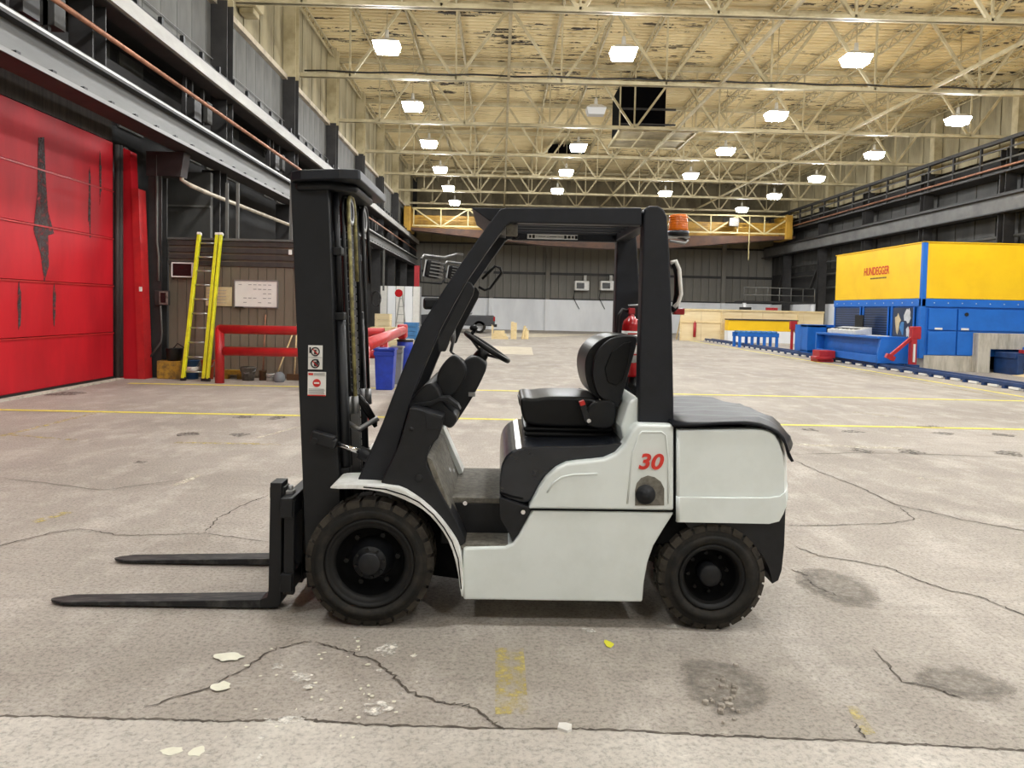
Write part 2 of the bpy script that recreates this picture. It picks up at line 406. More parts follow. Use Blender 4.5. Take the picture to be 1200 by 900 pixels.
# lighter slab in front of the joint
jx = [(-260, 838), (0, 842), (60, 842), (120, 845), (200, 846), (250, 848), (300, 847), (350, 844), (372, 848), (430, 852), (500, 854), (600, 857), (680, 857), (760, 860), (830, 865), (900, 867), (980, 870), (1060, 875), (1130, 878), (1200, 883), (1420, 892)]
jg = [G(a, b) for a, b in jx]
fpoly('slab', jg+[(6, YB+.1), (-6, YB+.1)], 'floor_light', .006)
def strip(path, wd, jitter=0.0, taper=False, sub=4):
    P = []
    for (a, b) in zip(path[:-1], path[1:]):
        for k in range(sub):
            t = k/sub; P.append((a[0]+(b[0]-a[0])*t+random.uniform(-jitter, jitter), a[1]+(b[1]-a[1])*t+random.uniform(-jitter, jitter)))
    P.append(path[-1]); L = []; Rr = []
    for i, p in enumerate(P):
        d = Vector((P[min(i+1, len(P)-1)][0]-P[max(i-1, 0)][0], P[min(i+1, len(P)-1)][1]-P[max(i-1, 0)][1])).normalized()
        ww = wd*(random.uniform(.5, 1.4) if jitter else 1)
        if taper: ww *= min(1, .25+min(i, len(P)-1-i)/4)
        L.append((p[0]-d.y*ww/2, p[1]+d.x*ww/2)); Rr.append((p[0]+d.y*ww/2, p[1]-d.x*ww/2))
    return L, Rr
def fstrip(name, path, wd, mt, jitter=0.0, taper=False, h=.004, sub=4):
    L, Rr = strip(path, wd, jitter, taper, sub); m = MB(); n = len(L)
    m.add([(x, y, h) for x, y in L]+[(x, y, h) for x, y in Rr], [(i, n+i, n+i+1, i+1) for i in range(n-1)])
    return m.build(name, mt, floor, fix=False)
fstrip('joint_gap', [(x, y+.006) for x, y in jg], .014, 'crack', .007, h=.007, sub=12)
for pl, wd in [
    ([(165,830),(250,805),(285,785),(325,760),(365,752)], .010), ([(368,752),(400,762),(440,775),(460,790),(480,812),(520,825),(550,828),(580,848),(592,857)], .013),
    ([(928,538),(960,553),(1005,570),(1050,592),(1090,600),(1130,610),(1200,622),(1300,640)], .018), ([(922,616),(960,616),(1040,614),(1072,609),(1055,595)], .015),
    ([(930,640),(960,652),(1000,658),(1040,665),(1080,682),(1115,693),(1150,700),(1200,722),(1280,750)], .014), ([(942,675),(955,688),(985,700)], .014),
    ([(-60,660),(0,640),(60,625),(95,620),(140,628),(200,627),(240,625),(315,636)], .012), ([(240,625),(255,608),(290,590),(315,580)], .014),
    ([(1020,760),(1060,800),(1100,808),(1130,820)], .012), ([(1000,848),(1015,867)], .010), ([(925,668),(940,672),(948,676)], .016),
    ([(920,533),(1000,531),(1100,533),(1200,537)], .018), ([(0,560),(120,575),(230,560)], .012)]:
    fstrip('crack', [G(a, b) for a, b in pl], wd*.8, 'crack', .013, True, sub=9)
# painted lines
y1 = G(500, 490)[1]; y2 = G(500, 456.2)[1]
def hline(name, px0, px1, y, wd, mt): fstrip(name, [(px0, y), (px1, y)], wd, mt)
hline('floor_line', -8.2, 10.6, y1, .13, 'line_yellow'); hline('floor_line', -7.6, 11.4, y2, .15, 'line_yellow')
fstrip('floor_line', [(11.55, 10), (11.55, 46)], .12, 'line_yellow')
fstrip('floor_line', [(11.0, 15), (11.0, 30)], .10, 'line_faded')
for yy in (17.2, 18.6, 20.0): fstrip('floor_line', [(11.55, yy), (12.6, yy)], .10, 'line_faded')
for pl, wd in [([(0,512),(112,484)], .10), ([(38,613),(82,600)], .09), ([(-40,506),(90,516)], .07), ([(205,519),(330,521)], .10)]:
    fstrip('floor_mark', [G(a, b) for a, b in pl], wd, 'line_faded')
fstrip('floor_mark', [G(597, 760), G(600, 838)], .14, 'line_faded')
for pl, wd in [([(1000,483),(1060,490)], .16), ([(930,521),(1060,526)], .16), ([(300,514),(350,500)], .07), ([(205,570),(235,556)], .08), ([(1075,560),(1100,564)], .10), ([(560,388),(640,391)], .9), ([(700,392),(760,410)], .3)]:
    fstrip('floor_mark', [G(a, b) for a, b in pl], wd, 'line_white')
def blob(c, rx, ry, n=14, rough=.35):
    return [(c[0]+math.cos(2*math.pi*k/n)*rx*random.uniform(1-rough, 1+rough*.6), c[1]+math.sin(2*math.pi*k/n)*ry*random.uniform(1-rough, 1+rough*.6)) for k in range(n)]
def pblob(name, px, py, wpx, hpx, mt, h=.004, rough=.35, n=14):
    a = G(px-wpx/2, py); b = G(px+wpx/2, py); c = G(px, py-hpx/2); d = G(px, py+hpx/2)
    return fpoly(name, smooth(blob(G(px, py), (b[0]-a[0])/2, (c[1]-d[1])/2, n, rough), 1), mt, h)
for q in [(269,771,38,12),(260,806,24,12),(201,882,28,11),(230,883,22,14)]: pblob('paint_spot', *q, 'paint_spot', .008)
pblob('paint_spot', 713, 755, 11, 9, 'paint_yellow')
for q in [(325,783,14,8),(455,762,26,20),(353,795,30,14),(362,806,16,6),(440,832,40,16),(468,815,9,5),(335,846,50,9),(545,848,6,4),(418,749,8,4),(305,890,7,14),(308,866,10,5),(485,770,8,4),(445,787,8,4),(690,740,18,5),(790,735,14,5)]: pblob('paint_splash', *q, 'scuff', .008, .5, 18)
for _ in range(46):
    qx, qy = random.gauss(390, 70), random.gauss(800, 32)
    if 752 < qy < 890: pblob('paint_speck', qx, qy, random.uniform(2, 7), random.uniform(1.2, 3.5), 'paint_spot', .0085, .5, 8)
for q in [(75,462,44,6),(285,489,24,4),(325,490,24,4),(220,509,26,5),(280,510,26,5),(165,542,16,4),(950,504,24,4),(1000,506,26,4),(1105,508,26,4),(1175,510,28,4),(1008,528,26,6),(1070,530,34,6),(1185,532,34,7),(1090,500,30,3)]: pblob('pit', *q, 'oil', .004, .5, 16)
pblob('rough_patch', 850, 805, 130, 86, 'rough_soft', .004, .15, 30)
pblob('rough_patch', 985, 690, 110, 60, 'rough_soft', .003, .3, 20)
pblob('rough_patch', 1130, 800, 130, 60, 'rough_soft', .003, .3, 20)
for _ in range(26):
    a = G(random.gauss(846, 16), random.gauss(816, 12)); r = random.uniform(.008, .018)
    MB().lathe([(0, 0), (r, .0), (r*.8, r*.8), (0, r)], (a[0], a[1], .003), 'z', 5, False).build('pebble', 'gravel', floor)
fpoly('patch', [G(560, 405), G(623, 407), G(625, 416), G(558, 414)], 'floor_patch', .004)
fpoly('patch', [G(640, 395), G(705, 392), G(600, 390), G(560, 396)], 'floor_patch', .003)
fstrip('floor_mark', [G(997, 828), G(1020, 862)], .05, 'line_faded')

# roof deck: ribs run across the hall
m = MB(); pit = .30; y = YB; prev = None; pts = []
while y < YF+.3:
    pts += [(y, ZC), (y+.17, ZC), (y+.19, ZC+.08), (y+.27, ZC+.08)]; y += pit
n = len(pts)
m.add([(XL-.4, a, b) for a, b in pts]+[(XR+.4, a, b) for a, b in pts], [(i, i+1, n+i+1, n+i) for i in range(n-1)])
m.box(XL-.4, XR+.4, YB, YF+.4, ZC+.09, ZC+.2)
ceiling = tag(m.build('ceiling', 'deck', fix=False), kind='structure')
BAY, Y0T, ZB, ZT = 6.1, 19.6, 9.42, 12.05
XN = [0.1+1.8*k for k in range(-4, 13)]                     # joist lines
m = MB(); m.box(-.03, .03, 0, BAY, .28, .33); m.box(-.03, .03, 0, BAY, -.02, .02)
nz = 18
for i in range(nz):
    a, b = (.0, .3) if i % 2 == 0 else (.3, .0)
    m.bar((0, BAY*i/nz, a), (0, BAY*(i+1)/nz, b), .025)
jm = m.mesh('joist', 'cream_steel')
for k in range(-2, 7):
    for x in XN:
        o = bpy.data.objects.new('joist', jm); col.objects.link(o); o.parent = ceiling
        co = ORG[ceiling.name]; o.location = (x-co[0], Y0T+BAY*k-co[1], 11.88-co[2])
for k in range(-3, 7):
    Y = Y0T+BAY*k
    t = empty('roof_truss', (7.3, Y, ZB), 'cream steel roof truss crossing the hall, ' + (ORD[k] + (' one' if k else '') + (' counted from the camera in view' if k else ' to the camera in view') if k >= 0 else ['', 'just', 'second', 'third'][-k]+' out of view above the camera'), 'roof truss', 'cream roof trusses')
    m = MB(); m.box(-7.0, 21.9, Y-.11, Y+.11, ZB, ZB+.03); m.box(-7.0, 21.9, Y-.03, Y+.03, ZB, ZB+.14); m.build('bottom_chord', 'cream_steel', t)
    m = MB(); m.box(-7.0, 21.9, Y-.12, Y+.12, ZT-.15, ZT); m.build('top_chord', 'cream_steel', t)
    for j in range(-2, 7):
        xb = .1-1.8+3.6*j+0.0
        if xb < -6.8 or xb > 21.9: continue
        MB().bar((xb, Y, ZB+.05), (xb, Y, ZT-.1), .06, .06).build('post', 'cream_steel', t)
        for s in (-1, 1):
            xt = xb+s*1.8
            if -7.0 <= xt <= 22: MB().bar((xb+s*.08, Y, ZB+.1), (xt, Y, ZT-.1), .09, .09, (0, 1, 0)).build('diagonal', 'cream_steel', t)
        MB().box(xb-.16, xb+.16, Y-.02, Y+.02, ZB+.02, ZB+.22).build('gusset', 'cream_steel', t)
for x, nm in ((.1, 'left'), (7.3, 'middle'), (14.5, 'right')):
    tag(MB().box(x-.045, x+.045, 8, 60.6, ZB+.02, ZB+.12).build('bracing_strut', 'cream_steel'), 'long cream strut tying the truss bottom chords together, '+{'left': 'leftmost', 'middle': 'middle', 'right': 'rightmost'}[nm]+' of three', 'strut', 'truss struts')
# electric cable along the second truss
tag(MB().tube([(-6.8+28.4*k/40, 25.55, ZB+.17+.02*math.sin(k*1.7)) for k in range(41)], .03, 6).build('power_cable', 'hose'), 'black power cable lying along the second truss chord', 'cable')
# plant platform under the roof
pf = empty('ceiling_platform', (6.5, 34.5, 9.5), 'dark plant box on a cream platform hung among the trusses', 'platform')
MB().box(5.0, 8.4, 32.7, 36.2, 9.62, 9.68).build('deck_plate', 'cream_wall', pf)
for xx in (5.0, 6.1, 7.25, 8.35): MB().box(xx, xx+.07, 32.7, 36.2, 9.56, 9.62).build('joist', 'cream_steel', pf)
for yy in (32.7, 34.4, 36.1): MB().box(5.0, 8.4, yy, yy+.07, 9.56, 9.62).build('bearer', 'cream_steel', pf)
MB().box(5.15, 7.2, 33.6, 36.0, 9.7, 11.9).build('plant_box', 'void_black', pf, .03)
for xx in (5.02, 8.36): MB().bar((xx, 32.75, 9.6), (xx, 32.75, 12.2), .06).build('hanger', 'cream_steel', pf)
MB().box(5.2, 7.65, 33.52, 33.6, 10.72, 10.8).build('rail', 'dark_steel', pf); MB().box(5.2, 7.65, 33.52, 33.6, 10.05, 10.12).build('rail', 'dark_steel', pf)
pf = empty('ceiling_vent', (3.9, 47.3, 11.2), 'small dark louvred vent box under the far roof', 'vent')
MB().box(2.8, 5.0, 46.6, 48, 11.4, 12.0).build('body', 'void_black', pf); MB().box(2.7, 5.1, 46.5, 48.1, 11.3, 11.4).build('frame', 'cream_steel', pf)

# ---------------------------------------------------------------- far wall
wf = tag(MB().box(XL-.4, XR+.4, YF, YF+.3, 0, ZC).build('wall_back', 'wall_dark'), kind='structure')
base = MB().box(XL, XR, YF-.10, YF, 0, 2.55).build('dado', 'wall_white', wf)
xx = -7.0; k = 0
pa = MB().box(0, .62, YF-.1, YF, 2.65, 4.55).mesh('panel', 'far_panel'); pb = MB().box(0, .62, YF-.1, YF, 4.75, 6.9).mesh('panel', 'far_panel')
pc = MB().box(0, 1.2, YF-.1, YF, 7.05, ZC).mesh('panel', 'far_cream')
wo = ORG[wf.name]
def putm(me, parent, x, y, z, nm='panel'):
    o = bpy.data.objects.new(nm, me); col.objects.link(o); o.parent = parent; w = ORG[parent.name]; o.location = (x-w[0], y-w[1], z-w[2]); return o
for k in range(45):
    putm(pa, wf, -7.0+.65*k, 0, 0); putm(pb, wf, -7.0+.65*k, 0, 0)
for k in range(24): putm(pc, wf, -7.0+1.22*k, 0, 0)
for zz, h in ((2.55, .10), (4.55, .2), (6.9, .15)): MB().box(XL, XR, YF-.16, YF-.08, zz, zz+h).build('girt', 'dark_steel', wf)
for xx in (-1.0, 3.6, 10.8, 18.0): MB().box(xx, xx+.34, YF-.4, YF-.1, 2.55, 9.5).build('post', 'far_panel', wf); 
for xx in (-1.0, 3.6, 10.8, 18.0): MB().box(xx, xx+.34, YF-.4, YF-.1, 0, 2.55).build('post', 'wall_white', wf)

# ---------------------------------------------------------------- left wall
wl = tag(MB().box(XL-.3, XL, YB, YF, 0, 7.25).box(-7.55, -7.4, YB, YF, 7.25, ZC).box(XL-.3, -7.4, YB, YF, 7.2, 7.26).build('wall_left', 'wall_dark'), kind='structure')  # dirty dark grey also carries the shade behind the girders in its colour
pg = MB().box(-7.40, -7.36, 0, .78, 7.45, 9.10).mesh('panel', 'panel_grey')
pt = MB().box(-7.40, -7.36, 0, 1.28, 9.28, ZC-.02).mesh('panel', 'cream_wall')
pd = MB().box(XL, XL+.05, 0, 1.1, 5.55, 7.2).mesh('panel', 'panel_grey')  # scattered paler panels put the patchy lit spots into the colour
for k in range(-3, 7):
    Y = Y0T+BAY*k
    for j in range(7): putm(pg, wl, 0, Y+.28+.80*j, 0)
    for j in range(4): putm(pt, wl, 0, Y+.30+1.38*j, 0)
    for j in range(2 if k % 2 else 3): putm(pd, wl, 0, Y+.6+1.5*j+(k % 3)*.6, 0)
MB().box(-7.42, -7.2, 0, YF, 9.10, 9.26).build('sill', 'pipe_pale', wl)
MB().box(-7.42, -7.2, 0, YF, 7.30, 7.42).build('sill', 'dark_steel', wl)
# peeled paint on the near cream panels
for (a, b, c, d) in ((18.6, 19.4, 9.5, 11.2), (19.6, 20.2, 9.8, 12), (25.4, 26.3, 9.4, 10.2), (31, 31.6, 9.4, 9.9)):
    p = blob(((a+b)/2, (c+d)/2), (b-a)/2, (d-c)/2, 24, .55)
    MB().side(p, -7.355, -7.35).build('peeled_patch', 'peel', wl)
# columns of the left side: dark foot, cream head
for k in range(-1, 7):
    Y = Y0T+BAY*k-.5
    nm = ORD[k+1]
    c = empty('column', (-7.15, Y, 0), 'dark steel column with cream head along the left wall, %s from the camera' % nm, 'column', 'left wall columns')
    m = MB(); m.box(-7.35, -6.95, Y-.22, Y-.19, 5.7, 9.2).box(-7.35, -6.95, Y+.19, Y+.22, 5.7, 9.2).box(-7.17, -7.13, Y-.19, Y+.19, 5.7, 9.2); m.build('shaft', 'dark_steel', c)
    m = MB(); m.box(-7.35, -6.95, Y-.22, Y-.19, 9.2, ZC).box(-7.35, -6.95, Y+.19, Y+.22, 9.2, ZC).box(-7.17, -7.13, Y-.19, Y+.19, 9.2, ZC); m.build('head', 'cream_steel', c)
    if k >= 0:
        m = MB(); m.box(-7.55, -7.1, Y-.25, Y-.20, 0, 5.0).box(-7.55, -7.1, Y+.20, Y+.25, 0, 5.0).box(-7.35, -7.30, Y-.2, Y+.2, 0, 5.0); m.build('foot', 'dark_steel', c)
# lower girder: bolted I-beam with brown underside
g = empty('crane_girder', (-7.0, 30, 5.0), 'pale grey bolted girder above the red door on the left', 'girder')
YA, YZ = 2.0, 60.5
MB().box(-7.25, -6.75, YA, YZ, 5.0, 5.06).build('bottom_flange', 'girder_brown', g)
MB().box(-7.02, -6.96, YA, YZ, 5.06, 5.56).build('web', 'beam_web', g)
MB().box(-7.2, -6.8, YA, YZ, 5.56, 5.61).build('top_flange', 'dark_steel', g)
MB().box(-6.77, -6.745, YA, YZ, 5.0, 5.07).build('flange_edge', 'girder_grey', g); MB().box(-6.96, -6.93, YA, YZ, 5.06, 5.10).build('flange_edge', 'beam_edge', g)
MB().box(-6.84, -6.80, YA, YZ, 5.61, 5.65).build('rail', 'beam_edge', g); MB().box(-6.98, -6.94, YA, YZ, 5.70, 5.74).build('rail', 'beam_edge', g); MB().box(-7.0, -6.86, YA, YZ, 5.61, 5.70).build('rail_base', 'dark_steel', g)
bm_ = MB().box(-.05, .05, -.05, .05, 0, .07).mesh('bolt', 'black_steel')
for k in range(60): putm(bm_, g, -6.9, 9+.85*k, 5.09, 'bolt')
g = empty('bracket_beam', (-7.2, 30, 5.85), 'dark service beam running above the pale left girder', 'girder')
MB().box(-7.7, -7.45, YA, YZ, 5.75, 6.0).build('beam', 'dark_steel', g); MB().box(-8.3, -7.9, YA, YZ, 6.3, 6.5).build('beam', 'dark_steel', g)
# upper runway beam
g = empty('runway_beam', (-6.95, 30, 6.75), 'long grey crane runway beam high on the left wall', 'girder')
MB().box(-6.80, -6.72, YA, YZ, 6.78, 7.06).build('web', 'beam_pale', g)
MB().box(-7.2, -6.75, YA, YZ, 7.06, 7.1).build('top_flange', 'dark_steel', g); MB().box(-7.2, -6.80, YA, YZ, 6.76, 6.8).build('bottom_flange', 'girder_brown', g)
MB().box(-7.0, -6.9, YA, YZ, 7.12, 7.24).build('rail', 'black_steel', g)
cl = MB().box(-6.88, -6.8, 0, .08, 7.1, 7.3).mesh('clip', 'black_steel')
for k in range(44): putm(cl, g, 0, 13+1.0*k, 0, 'clip')
tag(MB().tube([(-6.85, 2, 6.22), (-6.85, 30, 6.22), (-6.85, 60, 6.22)], .045, 8).build('copper_pipe', 'copper'), 'thin copper coloured pipe running under the left runway beam', 'pipe')
tag(MB().tube([(-7.3, 2, 7.75), (-7.3, 60, 7.75)], .012, 5).build('guy_wire', 'steel_grey'), 'thin steel wire in front of the left clerestory panels', 'wire')
# junk between the two beams: hangers and boxes
for k in range(-1, 6):
    Y = Y0T+BAY*k
    s = empty('hanger_frame', (-7.3, Y-2.5, 5.7), 'dark hanger frame between the left beams, %s from the camera' % ORD[k+1], 'bracket', 'left hanger frames')
    for q in (0, .35, 1.0): MB().box(-7.3, -7.22, Y-2.5+q, Y-2.42+q, 5.7, 6.8).build('upright', 'dark_steel', s)
    MB().box(-7.4, -7.1, Y-2.3, Y-1.9, 5.9, 6.35).build('box', 'dark_steel', s); MB().box(-7.35, -7.12, Y-1.5, Y-1.2, 6.0, 6.5).build('box', 'panel_dark', s)
# wall unit on the third cream panel
tag(MB().box(-7.36, -6.8, 20.6, 21.3, 9.75, 10.35).box(-7.3, -6.9, 20.7, 21.2, 9.6, 9.75).build('wall_heater', 'cream_steel', bevel=.03), 'cream box heater fixed high on the left wall', 'heater')

# ---------------------------------------------------------------- red sectional door
d1 = empty('door_1', (XL+.2, 10.5, 0), kind='structure')
zs = [0.07, 1.02, 2.02, 3.02, 4.02, 5.05]
for a, b in zip(zs[:-1], zs[1:]):
    for c, d in ((4.2, 7.0), (7.01, 9.7), (9.71, 12.3), (12.31, 16.0)): MB().box(XL+.05, -8.28, c, d, a, b-.02).build('panel', 'door_red', d1, .008)
for a in zs[1:-1]: MB().box(XL+.05, -8.26, 4.2, 16.0, a-.035, a-.01).build('rail', 'red_paint', d1)
MB().box(XL+.05, -8.24, 4.2, 16.05, 0.0, .07).build('bottom_seal', 'hose', d1)
MB().box(XL+.03, -8.3, 4.2, 16.0, 5.05, 5.5).build('header', 'curtain_brown', d1)
MB().side([(13.45, 4.55), (13.62, 4.6), (13.66, 3.9), (13.72, 3.3), (13.9, 2.9), (13.72, 2.85), (13.74, 2.3), (13.6, 2.0), (13.5, 2.5), (13.3, 2.9), (13.42, 3.6)], -8.278, -8.272).build('torn_patch', 'grime', d1)
MB().side(blob((12.9, 1.55), .05, .42, 12, .4), -8.278, -8.273).build('streak', 'grime', d1)
MB().side(blob((13.9, 1.6), .05, .4, 12, .4), -8.278, -8.273).build('streak', 'grime', d1)
MB().side(blob((15.1, 3.6), .06, .6, 12, .5), -8.278, -8.273).build('streak', 'grime', d1)
MB().side(blob((15.5, 4.2), .05, .5, 12, .5), -8.278, -8.273).build('streak', 'grime', d1)
MB().side(blob((10.9, 2.3), .04, .5, 12, .5), -8.278, -8.273).build('streak', 'grime', d1)
cu = MB()
for k in range(5): cu.cyl((-8.22+.03*(k % 2), 16.05+.09*k, 0.05), (-8.22+.03*(k % 2), 16.05+.09*k, 5.0), .05, 6)
cu.build('edge_curtain', 'curtain_brown', d1)
MB().box(-8.45, -8.1, 4.2, 16.1, -.01, .03).build('sill', 'concrete', d1)
# red guard post beside the door
x0, z0 = S(143, 160, 16.2); xa, za = S(138, 444, 16.2); xb_, zb_ = S(174, 444, 15.9)
gp = empty('door_guard', (-7.9, 16.2, 0), 'tall red steel guard post beside the red door', 'post')
m = MB(); m.add([(-8.24, 16.2, 0), (-7.84, 16.2, 0), (-7.84, 16.5, 0), (-8.24, 16.5, 0), (-8.24, 16.2, 5.0), (-8.02, 16.2, 4.9), (-8.02, 16.5, 4.9), (-8.24, 16.5, 5.0)], [(0,3,2,1),(4,5,6,7),(0,1,5,4),(1,2,6,5),(2,3,7,6),(3,0,4,7)]); m.build('face_plate', 'door_red', gp)
m = MB(); m.add([(-7.84, 16.17, 0), (-7.68, 16.17, 0), (-7.68, 16.5, 0), (-7.84, 16.5, 0), (-7.98, 16.17, 4.1), (-7.83, 16.17, 4.1), (-7.83, 16.5, 4.1), (-7.98, 16.5, 4.1)], [(0,3,2,1),(4,5,6,7),(0,1,5,4),(1,2,6,5),(2,3,7,6),(3,0,4,7)]); m.build('edge_bar', 'red_paint', gp)
MB().box(-7.80, -7.75, 16.14, 16.18, 1.9, 2.0).build('tag_plate', 'white_paper', gp)

# ---------------------------------------------------------------- right wall
wr = tag(MB().box(XR, XR+.3, YB, YF, 0, ZC).build('wall_right', 'wall_dark'), kind='structure')
pe = MB().box(XR-.06, XR, 0, 1.42, 9.0, ZC-.02).mesh('panel', 'cream_wall'); pf_ = MB().box(XR-.05, XR, 0, 1.42, 4.9, 6.3).mesh('panel', 'panel_dark'); ph = MB().box(XR-.05, XR, 0, 1.42, 7.1, 8.0).mesh('panel', 'panel_dark')
for k in range(-5, 7):
    Y = Y0T+BAY*k
    for j in range(4):
        putm(pe, wr, 0, Y+.1+1.5*j, 0); putm(pf_, wr, 0, Y+.1+1.5*j, 0); putm(ph, wr, 0, Y+.1+1.5*j, 0)
MB().box(XR-.1, XR, YB, YF, 0, 2.5).build('dado', 'wall_white', wr)
for k in range(-2, 7):
    Y = Y0T+BAY*k
    c = empty('column', (21.7, Y, 0), 'steel column along the right wall, %s' % (ORD[k]+' in view from the camera' if k >= 0 else ['', 'just', 'second'][-k]+' out of view beside the camera'), 'column', 'right wall columns')
    m = MB(); m.box(21.4, 21.9, Y-.2, Y-.17, 0, 9).box(21.4, 21.9, Y+.17, Y+.2, 0, 9).box(21.63, 21.67, Y-.17, Y+.17, 0, 9); m.build('shaft', 'dark_steel', c)
    m = MB(); m.box(21.8, 22.2, Y-.2, Y+.2, 9, ZC); m.build('head', 'cream_steel', c)
    MB().bar((21.6, Y+.3, 5.2), (21.6, Y+1.6, 3.6), .18).build('brace', 'dark_steel', c)
g = empty('runway_beam', (21.4, 40, 6.3), 'dark grey crane runway beam along the right wall', 'girder')
MB().box(21.35, 21.45, 2, 60.5, 6.3, 6.95).build('web', 'runway_grey', g); MB().box(21.15, 21.65, 2, 60.5, 6.95, 7.0).build('top_flange', 'dark_steel', g); MB().box(21.15, 21.65, 2, 60.5, 6.25, 6.3).build('bottom_flange', 'dark_steel', g)
MB().box(21.35, 21.45, 2, 60.5, 7.0, 7.12).build('rail', 'dark_steel', g)
g = empty('catwalk', (21.5, 40, 8.0), 'dark catwalk with pale handrails high on the right wall', 'catwalk')
MB().box(21.2, 22.2, 2, 60.5, 7.95, 8.05).build('deck_plate', 'dark_steel', g)
for zz in (8.5, 8.95): MB().cyl((21.2, 2, zz), (21.2, 60, zz), .045, 8).build('handrail', 'panel_grey', g)
MB().box(21.15, 21.35, 2, 60.5, 9.25, 9.4).build('top_rail', 'dark_steel', g)
po = MB().box(21.15, 21.25, -.05, .05, 8.0, 9.3).mesh('stanchion', 'dark_steel')
for k in range(29): putm(po, g, 0, 3+2.0*k, 0, 'stanchion')
tag(MB().cyl((21.05, 2, 8.15), (21.05, 60, 8.15), .05, 8).build('copper_pipe', 'copper'), 'reddish pipe running along the right catwalk', 'pipe')
for i, (zz, xx) in enumerate(((5.3, 21.9), (4.5, 21.95), (3.6, 22.0))):
    tag(MB().cyl((xx, 2, zz), (xx, 58, zz), .07, 8).build('wall_pipe', 'panel_dark'), 'grey service pipe on the dark right wall, %s of three' % ['topmost', 'middle', 'lowest'][i], 'pipe', 'right wall pipes')
# closing wall behind the camera
tag(MB().box(XL-.4, XR+.4, YB-.3, YB, 0, ZC).build('wall_front', 'front_wall'), kind='structure')

# ---------------------------------------------------------------- high-bay lamps
LX = [-3.35, 3.3, 9.9, 16.6]; ROWN = ['leftmost', 'second', 'third', 'rightmost']
def lamp(x, y, label, lit=True):
    z = 9.0
    L = empty('high_bay_lamp', (x, y, z), label, 'lamp', 'high-bay lamps')
    m = MB(); m.add([(x-.36, y-.27, z+.04), (x+.36, y-.27, z+.04), (x+.36, y+.27, z+.04), (x-.36, y+.27, z+.04), (x-.2, y-.14, z+.16), (x+.2, y-.14, z+.16), (x+.2, y+.14, z+.16), (x-.2, y+.14, z+.16)], [(4,5,6,7),(0,1,5,4),(1,2,6,5),(2,3,7,6),(3,0,4,7)]); m.build('housing', 'lamp_housing', L)
    m = MB(); m.add([(x-.29, y-.20, z-.20), (x+.29, y-.20, z-.20), (x+.29, y+.20, z-.20), (x-.29, y+.20, z-.20), (x-.36, y-.27, z+.03), (x+.36, y-.27, z+.03), (x+.36, y+.27, z+.03), (x-.36, y+.27, z+.03)], [(0,3,2,1),(0,1,5,4),(1,2,6,5),(2,3,7,6),(3,0,4,7),(4,5,6,7)]); m.build('lens', 'lamp_glow' if lit else 'lens_clear', L)
    MB().cyl((x, y, z+.16), (x, y, z+.42), .07, 10, .05).build('ballast', 'lamp_housing', L)
    MB().cyl((x, y, z+.4), (x, y, 12.26), .014, 6).build('hanger_rod', 'cream_steel', L)
for r, x in enumerate(LX):
    for k in range(-4, 6):
        y = 21.2+BAY*k
        if k == 5 and r in (1, 2): continue
        if k < 0: lb = 'high-bay lamp out of view overhead, row %s, %s behind the visible ones' % (ROWN[r], ['', 'just', 'second', 'third', 'fourth', 'fifth'][-k])
        else: lb = 'bright high-bay lamp in the %s row, %s from the camera' % (ROWN[r], ORD[k])
        lit = not (r == 1 and k == 1)
        if not lit: lb = 'unlit high-bay lamp beside the dark plant platform'
        lamp(x, y, lb, lit)

# ================================================================= THE FORKLIFT
YN, YM, YC = 3.88, 5.02, 4.45           # near side, far side, centre line
fk = empty('forklift', (S(640, 740, YC)[0], YC, 0), 'grey and black counterbalance forklift with red number 30', 'forklift')
def part(name, pts, y0, y1, mt, parent=fk, bevel=.008, seg=2, at=None, sub=0):
    return MB().prism(SP(pts, at if at else y0), y0, y1).build(name, mt, parent, bevel, seg, sub)
def arc(cx, cy, r, a0, a1, n):
    return [(cx+r*math.cos(math.radians(a0+(a1-a0)*k/n)), cy-r*math.sin(math.radians(a0+(a1-a0)*k/n))) for k in range(n+1)]

